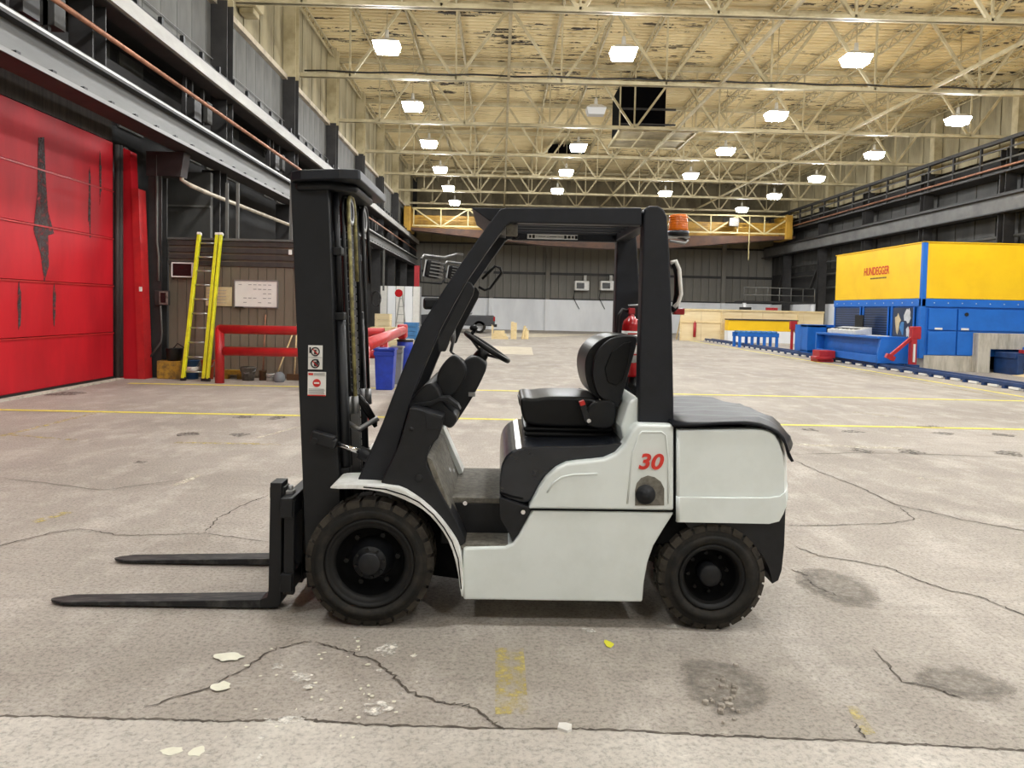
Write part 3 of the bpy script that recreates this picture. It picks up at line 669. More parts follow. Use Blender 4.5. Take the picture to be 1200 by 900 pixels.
# ---- wheels
def wheel(px, py, rpx, yo, wd, rim, dish, hub, name, nl, steer=False):
    R = rpx/(FPX/yo); cx, cz0 = S(px, py, yo); cz = R
    w = empty(name, (cx, yo+wd/2, cz)); w.parent = fk
    w.location = (cx-ORG[fk.name][0], yo+wd/2-ORG[fk.name][1], cz); ORG[w.name] = (cx, yo+wd/2, cz)
    c = (cx, yo, cz)
    t = MB(); tl = MB()
    t.lathe([(rim, .035), (rim+.012, .012), (rim+.03, .004), ((rim+R)/2, -.004), (R-.062, .004), (R-.056, .012), (R-.040, .010), (R-.014, .022), (R-.012, wd*.5), (R-.014, wd-.022), (R-.05, wd-.01), (rim+.02, wd-.004), (rim, wd-.03)], c, 'y', 56)
    for k in range(nl):
        for sd in (0, 1):
            a = 2*math.pi*(k+.5*sd)/nl; da = math.pi/nl*.80
            ys = [(.008, wd*.46), (wd*.54, wd-.008)][sd]
            vs = []
            for rr in (R-.032, R):
                ins = .016 if rr == R else 0
                for yy in ys:
                    q = yy+(ins if yy == ys[0] and sd == 0 else (-ins if yy == ys[1] and sd == 1 else 0))
                    sk = .05*(abs(q-wd/2)/wd)
                    for s in (-1, 1):
                        b = a+s*da+sk
                        vs.append((cx+rr*math.cos(b), yo+q, cz+rr*math.sin(b)))
            tl.add(vs, [(0,1,3,2),(4,6,7,5),(0,4,5,1),(2,3,7,6),(0,2,6,4),(1,5,7,3)])
    t.build('tyre', 'rubber', w); tl.build('tread', 'tread', w)
    r = MB().lathe([(rim+.004, .03), (rim+.006, .016), (rim-.008, .010), (rim-.014, .022), (rim-.022, .024), (dish+.01, .03), (dish, .05)], c, 'y', 48); r.build('rim', 'rim', w)
    MB().lathe([(dish, .05), (dish-.006, .10), (dish-.02, .125), (hub+.02, .13), (0.001, .13)], c, 'y', 48).build('wheel_disc', 'dark_void', w)
    h = MB()
    if not steer:
        h.lathe([(hub+.03, .13), (hub, .06), (hub, .036), (hub*.96, .03), (hub*.7, .028), (hub*.68, .012), (hub*.62, .006), (.001, .005)], c, 'y', 32); h.build('hub', 'black_plastic', w)
        for k in range(8):
            a = 2*math.pi*k/8+.2; MB().cyl((cx+.84*hub*math.cos(a), yo+.034, cz+.84*hub*math.sin(a)), (cx+.84*hub*math.cos(a), yo+.018, cz+.84*hub*math.sin(a)), .0085, 6, sm=False).build('bolt', 'rim', w)
    else:
        h.lathe([(hub, .13), (hub, .045), (hub*.9, .036), (.001, .034)], c, 'y', 28); h.build('hub', 'black_plastic', w)
    nb = 6 if not steer else 8
    for k in range(nb):
        a = 2*math.pi*k/nb+.1; rr = dish*.76 if not steer else hub*1.75
        MB().cyl((cx+rr*math.cos(a), yo+.128, cz+rr*math.sin(a)), (cx+rr*math.cos(a), yo+.10, cz+rr*math.sin(a)), .014 if not steer else .010, 6, sm=False).build('wheel_nut', 'rim', w)
    return w
wf1 = wheel(432, 666, 76.5, 3.84, .24, .232, .182, .088, 'front_wheel', 24)
wr1 = wheel(835, 689, 64.5, 3.86, .19, .172, .140, .060, 'rear_wheel', 24, True)
for src, dy in ((wf1, YM+.02), (wr1, YM)):
    c = src.copy(); col.objects.link(c); c.parent = fk; c.rotation_euler = (0, 0, math.pi)
    c.location = (src.location.x, 2*YC-(src.location.y+YC)-YC+.0, src.location.z)
    for p in src.children:
        q = p.copy(); col.objects.link(q); q.parent = c
MB().cyl((S(432, 666, 3.84)[0], 4.0, .33), (S(432, 666, 3.84)[0], 4.9, .33), .09, 12).build('axle', 'dark_void', fk)
MB().cyl((S(835, 689, 3.86)[0], 4.0, .28), (S(835, 689, 3.86)[0], 4.9, .28), .07, 12).build('axle', 'dark_void', fk)

# ---- body
part('lower_body', [(543,642),(592,641),(601,637),(608,628),(625,597),(789,599),(789,603),(778,620),(766,640),(759,660),(755,682),(753,706),(543,703),(541,672)], YN, YM, 'truck_paint', bevel=.012)
part('chassis', [(546,652),(630,648),(640,606),(795,603),(912,612),(905,640),(760,640),(752,700),(546,700)], YN+.05, YM-.05, 'dark_void', bevel=0, at=YN)
part('chassis', [(420,612),(528,622),(540,700),(470,690)], YN+.26, YM-.26, 'dark_void', bevel=0, at=YN)
up = [(619,597),(632,572),(640,560),(652,549),(664,543),(690,540),(708,538),(722,532),(733,520),(741,505),(748,497),(790,498),(790,599)]
part('side_panel', up, YN-.004, YN+.13, 'truck_paint', bevel=.016, seg=3)
part('side_panel', up, YM-.13, YM, 'truck_paint', bevel=.016, seg=3, at=YN)
# raised rim of the side panel and the filler recess
rec = [(744,592),(744,574),(746,566),(751,560),(759,557),(767,559),(774,564),(778,572),(778,592)]
part('filler_recess', rec, YN-.008, YN-.003, 'floor_mat', bevel=0, at=YN)
xr, zr = S(756, 579, YN)
MB().lathe([(.052, .0), (.052, -.012), (.045, -.018), (.030, -.02), (.028, -.028), (.001, -.03)], (xr, YN-.006, zr), 'y', 24).build('filler_cap', 'black_plastic', fk)
m = MB(); rr = SP([(742.5,593)]+[(a+(-1.5 if a < 760 else 1.5), b-1.5 if b < 590 else b+1) for a, b in rec][0:]+[(742.5,593.5)], YN)
m.tube([(x, YN-.006, z) for x, z in rr], .005, 6); m.build('recess_rim', 'truck_paint', fk)
m = MB(); m.tube([(x, YN-.004, z) for x, z in SP([(735,590),(741,530),(748,510),(752,506),(775,506),(780,510),(783,540),(783,590)], YN)], .006, 6); m.build('panel_crease', 'truck_paint', fk)
m = MB(); m.tube([(x, YN-.004, z) for x, z in SP([(641,577),(648,566),(658,559),(672,556),(700,555)], YN)], .006, 6); m.build('panel_crease', 'truck_paint', fk)
x3, z3 = S(761, 541.5, YN)
text('30', .112, 'number_red', (x3, YN-.010, z3), (math.pi/2, 0, 0), 'number', fk, .0032, .22, .002, 1.02, 1.12)
part('seam', [(789.5,498),(792,498),(792,610),(789.5,610)], YN-.001, YM, 'dark_void', bevel=0)
part('seam', [(622,596.4),(789,598.6),(789,600.2),(621,598)], YN-.006, YN+.05, 'dark_void', bevel=0)
# counterweight
cw = [(792,503),(850,502.5),(894,502),(902,504),(908,509),(913,518),(917,530),(919,545),(919.5,575),(920,588),(917,600),(912,609),(900,612.5),(850,611.5),(792,610)]
def bulge(Y):                                   # rear face is convex in plan
    t = (Y-YC)/((YM-YN)/2); return .155*max(0, 1-abs(t)**2)
def loft(prof, ys, xm, cap=True):
    m = MB(); n = len(prof)
    for Y, sc in ys:
        cx_ = sum(p[0] for p in prof)/n; cz_ = sum(p[1] for p in prof)/n
        m.v += [((x-cx_)*sc+cx_+(bulge(Y)*max(0, min(1, (x-xm)/.25))), Y, (z-cz_)*sc+cz_) for x, z in prof]
    for i in range(len(ys)-1):
        for k in range(n): m.f.append((i*n+k, i*n+(k+1) % n, (i+1)*n+(k+1) % n, (i+1)*n+k)); m.sm.append(True)
    m.f += [tuple(range(n)), tuple((len(ys)-1)*n+k for k in reversed(range(n)))]; m.sm += [False, False]
    return m
cwp = SP(cw, YN); xmid = S(860, 550, YN)[0]
ysl = [(YN-.012, .955), (YN-.004, .985), (YN+.012, 1.0)]+[(YN+.05+(YM-YN-.1)*k/10, 1.0) for k in range(11)]+[(YM-.012, 1.0), (YM, .97)]
loft(cwp, ysl, xmid).build('counterweight', 'truck_paint', fk)
sk = SP([(792,581),(850,582),(900,582),(913,580),(920,575),(921,590),(917,601),(912,610),(900,613),(850,612),(792,611)], YN)
loft(sk, [(YN-.026, .96), (YN-.018, .99), (YN-.006, 1.0)]+[(YN+.05+(YM-YN-.1)*k/10, 1.0) for k in range(11)]+[(YM, 1.0)], xmid).build('counterweight_skirt', 'truck_paint', fk)
# black cover draped over the counterweight
m = MB(); cvp = SP([(788,498.5),(815,498),(845,497.5),(875,497.5),(892,498.5),(903,502),(911,508.5),(917,518),(921.5,529),(925.5,541)], YN-.02); n = len(cvp); NY = 22
for i in range(NY+1):
    Y = YN-.025+(YM-YN+.05)*i/NY; e = min(1, min(i, NY-i)/2.0)
    for k, (x, z) in enumerate(cvp):
        fl = max(0, (k-5)/4)
        wr = .006*math.sin(i*1.9+k*.8)+.005*math.sin(i*.7-k*1.7)
        m.v.append((x+bulge(min(max(Y, YN+.02), YM-.02))*max(0, min(1, (x-xmid)/.25))+wr*fl, Y, z+.014*e+wr*(1-fl*.5)+(.05*fl*fl*min(1, i/5))))
for i in range(NY):
    for k in range(n-1): m.f.append((i*n+k, i*n+k+1, (i+1)*n+k+1, (i+1)*n+k)); m.sm.append(True)
c_ = m.build('rear_cover', 'cover_black', fk, fix=False); q_ = c_.modifiers.new('solid', 'SOLIDIFY'); q_.thickness = .014; q_.offset = 0
MB().box(S(790, 500, YN)[0], S(880, 500, YN)[0], YN+.05, YM-.05, S(790, 504, YN)[1]-.05, S(790, 500, YN)[1]).build('engine_top', 'black_plastic', fk, .01)
part('rear_frame', [(800,608),(917,600),(921,585),(919,640),(916,668),(912,680),(905,684),(900,672)]+arc(835, 689, 70, 5, 110, 14), YN+.01, YM-.01, 'black_plastic', bevel=.006)
# ---- front fender, step and floor
fen = [(387,570),(396,568),(419,568),(433,568.5),(452,570),(470,572),(492,586),(507,599),(519,612),(532,630),(538,641),(541,655),(543,700),(540,698),(536,666),(528,638),(516,618),(500,600),(480,588),(452,577),(426,573),(387,573)]
part('fender', smooth(fen, 1), 3.83, 4.12, 'fender_white', bevel=.003, at=3.83)
part('fender', smooth(fen, 1), YM+.04-.29+.03, YM+.06, 'fender_white', bevel=.003, at=3.83)
MB().tube([(x, 3.829, z) for x, z in SP([(426,570.8),(452,573.3),(475,580.5),(491,588.5),(508,603),(520,618),(530,635),(537,655),(540.5,690)], 3.83)], .0035, 6).build('fender_line', 'dark_void', fk)
cowl = [(446,566),(470,571),(492,585),(507,598),(519,611),(532,629),(539,641),(546,636),(536,612),(520,585),(508,562),(501,547),(500,535),(504,523),(513,514),(517,503),(519.5,488),(500,482),(488,479),(480,478),(468,520)]
part('cowl', cowl, YN, YN+.16, 'black_plastic', bevel=.008, seg=3)
part('cowl', cowl, YM-.16, YM, 'black_plastic', bevel=.008, seg=3, at=YN)
part('dash_bulkhead', [(452,566),(500,566),(500,535),(512,512),(516,495),(480,480)], YN+.1, YM-.1, 'black_plastic', bevel=.006, at=YN)
part('toe_board', [(498,535),(506,540),(542,636),(532,630)], YN+.02, YM-.02, 'floor_mat', bevel=.002, at=YN)
xs0, zf = S(528, 583, 4.10); xs1, _ = S(600, 583, 4.10); xs1 = S(596, 560, 4.10)[0]
MB().box(xs0-.10, xs1+.05, 4.10, YM-.14, zf-.03, zf).build('floor_plate', 'floor_mat', fk, .004)
MB().box(xs0-.05, xs1+.08, 4.10, YM-.14, zf-.26, zf-.03).build('step_riser', 'black_plastic', fk, .004)
sx0, sz = S(545, 638, YN+.01); sx1, _ = S(603, 638, YN+.01)
MB().box(sx0-.03, sx1, YN+.02, 4.11, sz-.03, sz).build('step_plate', 'floor_mat', fk, .003)
part('step_end', [(585,583),(624,596),(607,627),(600,635),(597,626),(586,608)], YN+.02, 4.13, 'black_plastic', bevel=.004, at=YN+.02)
for q in ((545, 589.5, 4.09), (613, 600, YN)):
    x, z = S(*q); MB().cyl((x, q[2]+.01, z), (x, q[2]-.006, z), .012, 12).build('bolt', 'chrome', fk)
xq, zq = S(491, 560, YN); MB().lathe([(.02, 0), (.02, -.004), (.016, -.006), (.001, -.004)], (xq, YN, zq), 'y', 16).build('plug', 'black_plastic', fk)
xq, zq = S(482, 503, YN); MB().lathe([(.012, 0), (.012, -.004), (.001, -.005)], (xq, YN, zq), 'y', 12).build('plug', 'black_plastic', fk)
part('cowl_hatch', [(498,483),(518,490),(516,503),(500,504)], YN-.004, YN+.01, 'black_plastic', bevel=.003, at=YN)
# pedals
for k, (y, px) in enumerate(((4.40, 0), (4.55, 4))):
    a = S(512+px, 528, y); b = S(528+px, 553, y)
    MB().bar((a[0], y, a[1]), (b[0], y, b[1]), .07, .012).build('pedal', 'steel_grey', fk, .003)
    MB().bar((a[0]-.02, y, a[1]+.05), (a[0], y, a[1]), .02, .02).build('pedal_arm', 'black_steel', fk)
a = S(518, 500, 4.75); b = S(541, 552, 4.75); MB().bar((a[0], 4.75, a[1]), (b[0], 4.75, b[1]), .16, .03).build('side_brace', 'truck_paint', fk, .004)

# ---- dash, console and steering
part('dash_top', smooth([(481,471),(490,458),(501,447.5),(510,447),(517,457),(520,470),(540,486),(530,500),(516,492),(482,480)], 2), 4.02, YM-.1, 'black_plastic', bevel=.012, seg=3, at=4.12)
part('dash_lip', [(481,472),(505,470),(515,465),(526,465),(537,474),(540,480),(534,478),(524,470),(515,470),(506,475),(481,477)], 4.0, 4.10, 'black_plastic', bevel=.004, at=4.02)
part('console', smooth([(511.5,446),(515,431.5),(528,416),(536,416.5),(548,430),(545,445),(530,466),(516,462)], 2), 4.16, 4.30, 'black_plastic', bevel=.012, seg=3, at=4.2)
part('steering_column', smooth([(538,430),(546,421),(554,417.5),(562,418),(572,428),(565,444),(555,463.5),(538,490),(529.5,502),(520,498),(523,470)], 2), 4.30, 4.60, 'black_plastic', bevel=.02, seg=3, at=4.34)
# steering wheel
a = S(544.5, 389, 4.45); b = S(597, 424, 4.45)
cx, cz = (a[0]+b[0])/2, (a[1]+b[1])/2; rad = math.hypot(a[0]-b[0], a[1]-b[1])/2-.012
ax = math.atan2(b[1]-a[1], b[0]-a[0])
U = Vector((math.cos(ax), 0, math.sin(ax))); V = Vector((0, 1, 0)); Wn = Vector((math.sin(ax), 0, -math.cos(ax)))*-1
U = (U+Vector((0,0,0))).normalized(); C0 = Vector((cx, 4.45, cz))
sw = empty('steering_wheel', tuple(C0)); sw.parent = fk; sw.location = C0-Vector(ORG[fk.name])
MB().tube([C0+U*rad*math.cos(2*math.pi*k/36)+V*rad*math.sin(2*math.pi*k/36) for k in range(36)], .0155, 10, True).build('wheel_rim', 'vinyl', sw)
for a_ in (90, 210, 330):
    d = U*math.cos(math.radians(a_))+V*math.sin(math.radians(a_)); MB().bar(C0+d*.03-Wn*.04, C0+d*rad, .03, .014, tuple(Wn)).build('spoke', 'vinyl', sw)
MB().cyl(C0-Wn*.09, C0-Wn*.02, .045, 16, .035).build('hub', 'vinyl', sw)
kp = C0+U*(-rad*.80)+V*(rad*.5); MB().cyl(kp, kp+Wn*.04, .012, 10).build('knob_stem', 'vinyl', sw); MB().lathe([(.001, 0), (.02, .006), (.026, .02), (.02, .034), (.001, .04)], tuple(kp+Wn*.03), 'z', 16).build('knob', 'vinyl', sw)
# levers
for k in range(3):
    y = 4.62+.05*k; a = S(549, 428, y); b = S(540-6*k, 420-4*k, y)
    MB().tube([(a[0], y, a[1]), (b[0], y, b[1])], .007, 6).build('lever', 'black_steel', fk)
a = S(531, 379, 4.86); b = S(528, 412, 4.86); MB().tube([(a[0], 4.9, a[1]), (a[0]+.008, 4.86, (a[1]+b[1])/2), (b[0], 4.88, b[1])], .012, 8).build('grab_handle', 'steel_grey', fk)
a = S(553, 462, 4.3); MB().box(a[0]-.02, a[0]+.02, 4.28, 4.31, a[1]-.012, a[1]+.012).build('latch', 'steel_grey', fk, .003)

# ---- seat deck and seat
hood = [(585,573),(586.5,550),(589,541),(594,533),(602,527),(614,523.5),(700,522),(735,518),(736,530),(722,534),(706,539),(680,538),(663,541),(650,548),(640,557),(632,567),(624,585),(615,590.5),(600,587),(587,582)]
part('engine_hood', smooth(hood, 1), YN+.05, YM-.05, 'gloss_black', bevel=.035, seg=4, at=YN+.06)
part('hood_edge', [(585.5,576),(600,581),(613,583.5),(613,585.5),(600,583),(585.5,578)], YN+.043, YN+.07, 'dark_void', bevel=0, at=YN+.05)
part('deck_panel', [(727,500),(737,470),(744,466),(750,466),(750,560),(735,540)], YN+.1, YM-.1, 'truck_paint', bevel=.015, seg=3, at=4.0)
seat = empty('seat', (S(660, 500, YC)[0], YC, 0)); seat.parent = fk; seat.location = Vector((S(660, 500, YC)[0], YC, 0))-Vector(ORG[fk.name])
for k in range(3):
    y = 499+6*k; a = S(613+1.0*k, y, 4.24); b = S(719, y+8, 4.24)
    MB().box(a[0], b[0], 4.22, 4.68, b[1], a[1]).build('bellows', 'vinyl', seat, .016, 3)
cush = [(609,471),(611,466),(616,465),(625,466.5),(640,464),(668,464),(692,465),(706,470),(716,482),(720,498),(700,501),(650,500),(620,498),(612,490)]
part('cushion', smooth(cush), 4.20, 4.70, 'vinyl', seat, .045, 5, at=4.24)
back = [(693,462),(687,448),(684.5,432),(686,418),(692,407),(702,398),(716,392.5),(733,392.5),(744,393),(747,395),(745,405),(738,430),(731,455),(725,478),(714,472),(703,468)]
part('backrest', smooth(back), 4.22, 4.68, 'vinyl', seat, .05, 5, at=4.24)
bk2 = [(712,398),(724,394),(738,393),(747,395),(745,406),(738,430),(731,455),(725,478),(719,477),(714,471),(703,466),(697,455),(694,440),(695,424),(700,410)]
part('backrest_shell', smooth(bk2), 4.165, 4.205, 'black_plastic', seat, .016, 3, at=4.18)
part('backrest_pocket', [(716,412),(730,402),(740,400),(736,425),(729,446),(722,452),(712,448),(708,432)], 4.155, 4.17, 'vinyl', seat, .006, 2, at=4.17)
part('seat_bracket', smooth([(690,476),(698,470),(710,468),(720,471),(722,482),(719,500),(706,503),(690,500),(684,494),(686,484)], 2), 4.14, 4.20, 'black_plastic', seat, .012, 3, at=4.16)
a = S(682, 473, 4.14); b = S(688, 494, 4.14)
MB().bar((a[0], 4.13, a[1]), (b[0], 4.13, b[1]), .035, .045, (0, 1, 0)).build('buckle', 'black_plastic', seat, .006)
MB().bar((a[0]-.006, 4.125, a[1]+.018), (a[0]+.003, 4.125, a[1]-.006), .03, .04, (0, 1, 0)).build('release_button', 'ink_red', seat, .003)
x, z = S(689.5, 492.5, 4.13); MB().cyl((x, 4.14, z), (x, 4.105, z), .012, 12).build('bolt', 'chrome', seat)
a = S(672, 462, 4.68); b = S(686, 459, 4.68); MB().tube([(a[0], 4.68, a[1]), ((a[0]+b[0])/2, 4.68, b[1]+.012), (b[0], 4.68, b[1])], .012, 8).build('armrest_lever', 'vinyl', seat)
x, z = S(610, 470, 4.45); MB().tube([(x, 4.30, z), (x-.005, 4.34, z+.02), (x-.005, 4.56, z+.02), (x, 4.60, z)], .012, 8).build('slide_lever', 'vinyl', seat)

# ---- overhead guard
gd = empty('overhead_guard', (S(680, 243, YC)[0], YC, 2.1)); gd.parent = fk; gd.location = Vector((S(680, 243, YC)[0], YC, 2.1))-Vector(ORG[fk.name])
YG0, YG1 = 3.95, 4.95
def sides(name, pts, mt, th, bevel=.006):
    for y0, y1 in ((YG0, YG0+th), (YG1-th, YG1)): part(name, pts, y0, y1, mt, gd, bevel, 2, at=YG0)
fp = [(419,562.5),(432.5,566),(451,567),(462,540),(483,465),(500,424),(517,384),(532,356),(548,328),(570,296),(593,264),(598,261),(752,264),(752,243),(593,243),(586,245),(570,266),(540,309),(515,347),(494,380),(470,438),(448,496)]
sides('front_pillar', fp, 'guard_paint', .075, .008)
sides('pillar_trim', [(512,398),(520,384),(548,330),(552,331),(556,338),(554,346),(530,392),(522,412),(514,412)], 'black_plastic', .05, .006)
rp = [(755,245),(760,241.5),(771,241),(778,245),(782,254),(785,300),(788,380),(790,497),(748,496),(750,400),(753,300)]
sides('rear_pillar', rp, 'guard_paint', .10, .01)
for o in list(gd.children):
    pass
xa, zt = S(590, 244, YG0); xb, _ = S(770, 244, YG0); zt = S(680, 244, YG0)[1]
z1 = zt-.085
MB().box(xa-.02, xa+.06, YG0+.05, YG1-.05, z1+.02, zt-.005).build('cross_bar', 'guard_paint', gd, .006)
MB().box(xb-.08, xb+.0, YG0+.05, YG1-.05, z1+.0, zt-.005).build('cross_bar', 'guard_paint', gd, .006)
for k in range(6):
    y = YG0+.14+.144*k; MB().box(xa+.05, xb-.05, y-.012, y+.012, zt-.05, zt-.01).build('roof_bar', 'guard_paint', gd, .003)
a = S(552, 243.5, YG0+.1); MB().prism([(a[0], a[1]), (xa+.02, a[1]), (xa+.02, a[1]-.085), (a[0]+.10, a[1]-.07)], YG0+.08, YG1-.08).build('front_visor', 'guard_paint', gd, .006)
a = S(600, 268, YG1-.08); b = S(722, 284.5, YG1-.08)
MB().box(a[0], b[0], YG1-.11, YG1-.075, b[1], a[1]).build('inner_rail', 'guard_paint', gd, .005)
lb0 = S(618, 274, YG1-.12); lb1 = S(677, 281, YG1-.12)
st = MB().box(lb0[0], lb1[0], YG1-.116, YG1-.11, lb1[1], lb0[1]).build('warning_strip', 'white_paper', gd)
xx = lb0[0]+.012
for wdt, hh in ((.014,.6),(.016,.7),(.006,.15),(.05,.12),(.006,.1),(.05,.12),(.03,.1),(.016,.7),(.018,.55),(.012,.5),(.018,.7),(.02,.6),(.016,.5)):
    zc = (lb0[1]+lb1[1])/2; hz = (lb0[1]-lb1[1])/2*hh
    MB().box(xx, xx+wdt*.9, YG1-.118, YG1-.115, zc-hz, zc+hz).build('pictogram', 'ink_black' if hh > .3 else 'ink_grey', st); xx += wdt+.008
for px in (606, 720): x, z = S(px, 277, YG1-.1); MB().cyl((x, YG1-.11, z), (x, YG1-.13, z), .016, 8).build('bolt', 'black_steel', gd)
a = S(594, 263, YG0+.08); MB().box(a[0]-.005, a[0]+.06, YG0+.07, YG0+.13, a[1]-.06, a[1]+.0).build('corner_block', 'floor_mat', gd, .008)
# mirror frame handle on the far pillar, beacon, rear handle, rear lamp
hp = [(x, YG1-.05, z) for x, z in SP([(565,327),(580,312),(586,314),(588,320),(574,338),(568,340),(561,336)], YG1-.05)]
MB().tube(hp, .009, 8).build('grab_loop', 'vinyl', fk)
bx, bz = S(795, 264, 4.30)
bc = empty('beacon', (bx, 4.3, bz)); bc.parent = fk; bc.location = Vector((bx, 4.3, bz))-Vector(ORG[fk.name])
MB().lathe([(.001, .062), (.045, .06), (.052, .05), (.055, -.02), (.06, -.035), (.001, -.036)], (bx, 4.3, bz), 'z', 28).build('lens', 'lens_orange', bc)
for k in range(5): MB().lathe([(.0535, 0), (.0555, .003), (.0535, .006)], (bx, 4.3, bz-.015+.014*k), 'z', 28).build('lens_rib', 'lens_orange', bc)
MB().lathe([(.001, -.034), (.062, -.034), (.062, -.058), (.05, -.065), (.001, -.066)], (bx, 4.3, bz), 'z', 28).build('base', 'beacon_base', bc)
MB().box(bx-.12, bx+.06, 4.26, 4.34, bz-.074, bz-.066).build('bracket', 'steel_grey', bc)
MB().tube([(bx, 4.3, bz-.07), (bx+.05, 4.27, bz-.09), (bx+.02, 4.22, bz-.11), (bx-.07, 4.2, bz-.10)], .008, 6).build('cable', 'steel_grey', bc)
hh = [(x, 4.22, z) for x, z in SP([(786,308),(792,306),(796,316),(798,345),(795,355),(790,360)], 4.22)]
MB().tube(hh, .012, 8).build('rear_grab_handle', 'white_paper', fk)
hh = [(x, 4.26, z) for x, z in SP([(786,312),(791,310),(794,322),(794,345),(791,360),(786,364)], 4.26)]
MB().tube(hh, .02, 8).build('rear_hose', 'vinyl', fk)
a = S(789, 361, 4.3); b = S(801, 369, 4.3); MB().box(a[0], b[0], 4.27, 4.33, b[1], a[1]).build('rear_lamp', 'lens_red', fk, .005)
# fire extinguisher clamped to the far rear pillar
ex, _ = S(739, 400, 4.72); e0 = S(739, 441, 4.72)[1]; e1 = S(739, 372, 4.72)[1]
fe = empty('fire_extinguisher', (ex, 4.72, e0), 'red fire extinguisher with white label strapped behind the forklift seat', 'extinguisher')
R_ = .057
MB().lathe([(.001, 0), (R_*.9, 0), (R_, .015), (R_, e1-e0-.05), (R_*.85, e1-e0-.02), (R_*.4, e1-e0+.002), (.018, e1-e0+.012), (.016, e1-e0+.05), (.001, e1-e0+.05)], (ex, 4.72, e0), 'z', 28).build('cylinder', 'ext_red', fe)
lz0 = S(739, 425, 4.66)[1]; lz1 = S(739, 388, 4.66)[1]
MB().lathe([(R_+.001, lz0-e0), (R_+.002, lz0-e0), (R_+.002, lz1-e0), (R_+.001, lz1-e0)], (ex, 4.72, e0), 'z', 28).build('label_band', 'white_paper', fe)
for k in range(7): MB().box(ex+.0-.03, ex+.03-.01*(k % 3), 4.72-R_-.006, 4.72-R_-.001, lz1-.02-.022*k, lz1-.012-.022*k).build('print_line', 'ink_black' if k % 3 else 'ink_red', fe)
zt2 = e1+.05
MB().box(ex-.02, ex+.02, 4.70, 4.74, zt2-.03, zt2+.01).build('valve', 'machine_red', fe, .004)
MB().tube([(ex-.01, 4.72, zt2), (ex-.02, 4.72, zt2+.025), (ex+.07, 4.72, zt2+.03)], .009, 6).build('handle', 'steel_grey', fe)
MB().tube([(ex-.02, 4.72, zt2-.01), (ex-.06, 4.70, zt2), (ex-.085, 4.70, zt2-.04), (ex-.09, 4.71, zt2-.15), (ex-.075, 4.72, e0+.1)], .011, 8).build('hose', 'hose', fe)
tag(MB().tube([S2 for S2 in [(ex+.03, 4.72, e0+.02), (ex+.02, 4.76, e0-.06), (ex+.07, 4.7, e0-.10), (ex+.10, 4.6, e0-.16)]], .03, 8).build('bracket_hose', 'vinyl', fk))

# ---- work lights at the front pillar
def worklight(px, py, y, sc, rotz, nm='work_light'):
    x, z = S(px, py, y)
    L = empty(nm, (x, y, z)); L.parent = fk; L.location = Vector((x, y, z))-Vector(ORG[fk.name])
    m = MB()
    m.box(x-.05*sc, x+.035*sc, y-.06*sc, y+.06*sc, z-.055*sc, z+.055*sc); m.rot((x, y, z), .15); m.build('housing', 'black_plastic', L, .015, 3)
    for k in range(5):
        q = MB().box(x-.02*sc, x+.05*sc, y-.063*sc, y+.063*sc, z-.045*sc+.021*k*sc, z-.037*sc+.021*k*sc); q.rot((x, y, z), .15); q.build('cooling_fin', 'steel_grey', L)
    MB().box(x-.058*sc, x-.05*sc, y-.05*sc, y+.05*sc, z-.05*sc, z+.05*sc).rot((x, y, z), .15).build('lens', 'lens_clear', L)
    MB().tube([(x-.075*sc, y-.07*sc, z+.06*sc), (x-.075*sc, y-.07*sc, z-.08*sc), (x+.05*sc, y-.07*sc, z-.085*sc), (x+.07*sc, y-.02, z-.05*sc)], .006, 6).build('cage', 'black_steel', L)
    MB().tube([(x-.075*sc, y-.07*sc, z+.06*sc), (x-.06*sc, y-.03*sc, z+.085*sc), (x+.06*sc, y, z+.075*sc), (x+.13*sc, y+.04, z+.10*sc), (x+.17*sc, y+.06, z+.10*sc)], .007, 6).build('mount', 'steel_grey', L)
worklight(509, 316, 4.0, .88, 0)
worklight(533, 320, 4.95, .85, 0)
a = S(509, 354, 4.9); MB().box(a[0]-.07, a[0]+.04, 4.85, 4.95, a[1]-.05, a[1]+.03).build('front_lamp', 'black_plastic', fk, .02, 3)
a = S(556, 357, 6.0)
a = S(550, 360, 5.05); MB().box(a[0]-.014, a[0]+.02, 5.02, 5.06, a[1]-.05, a[1]+.05).build('mirror', 'mirror', fk, .01, 3)

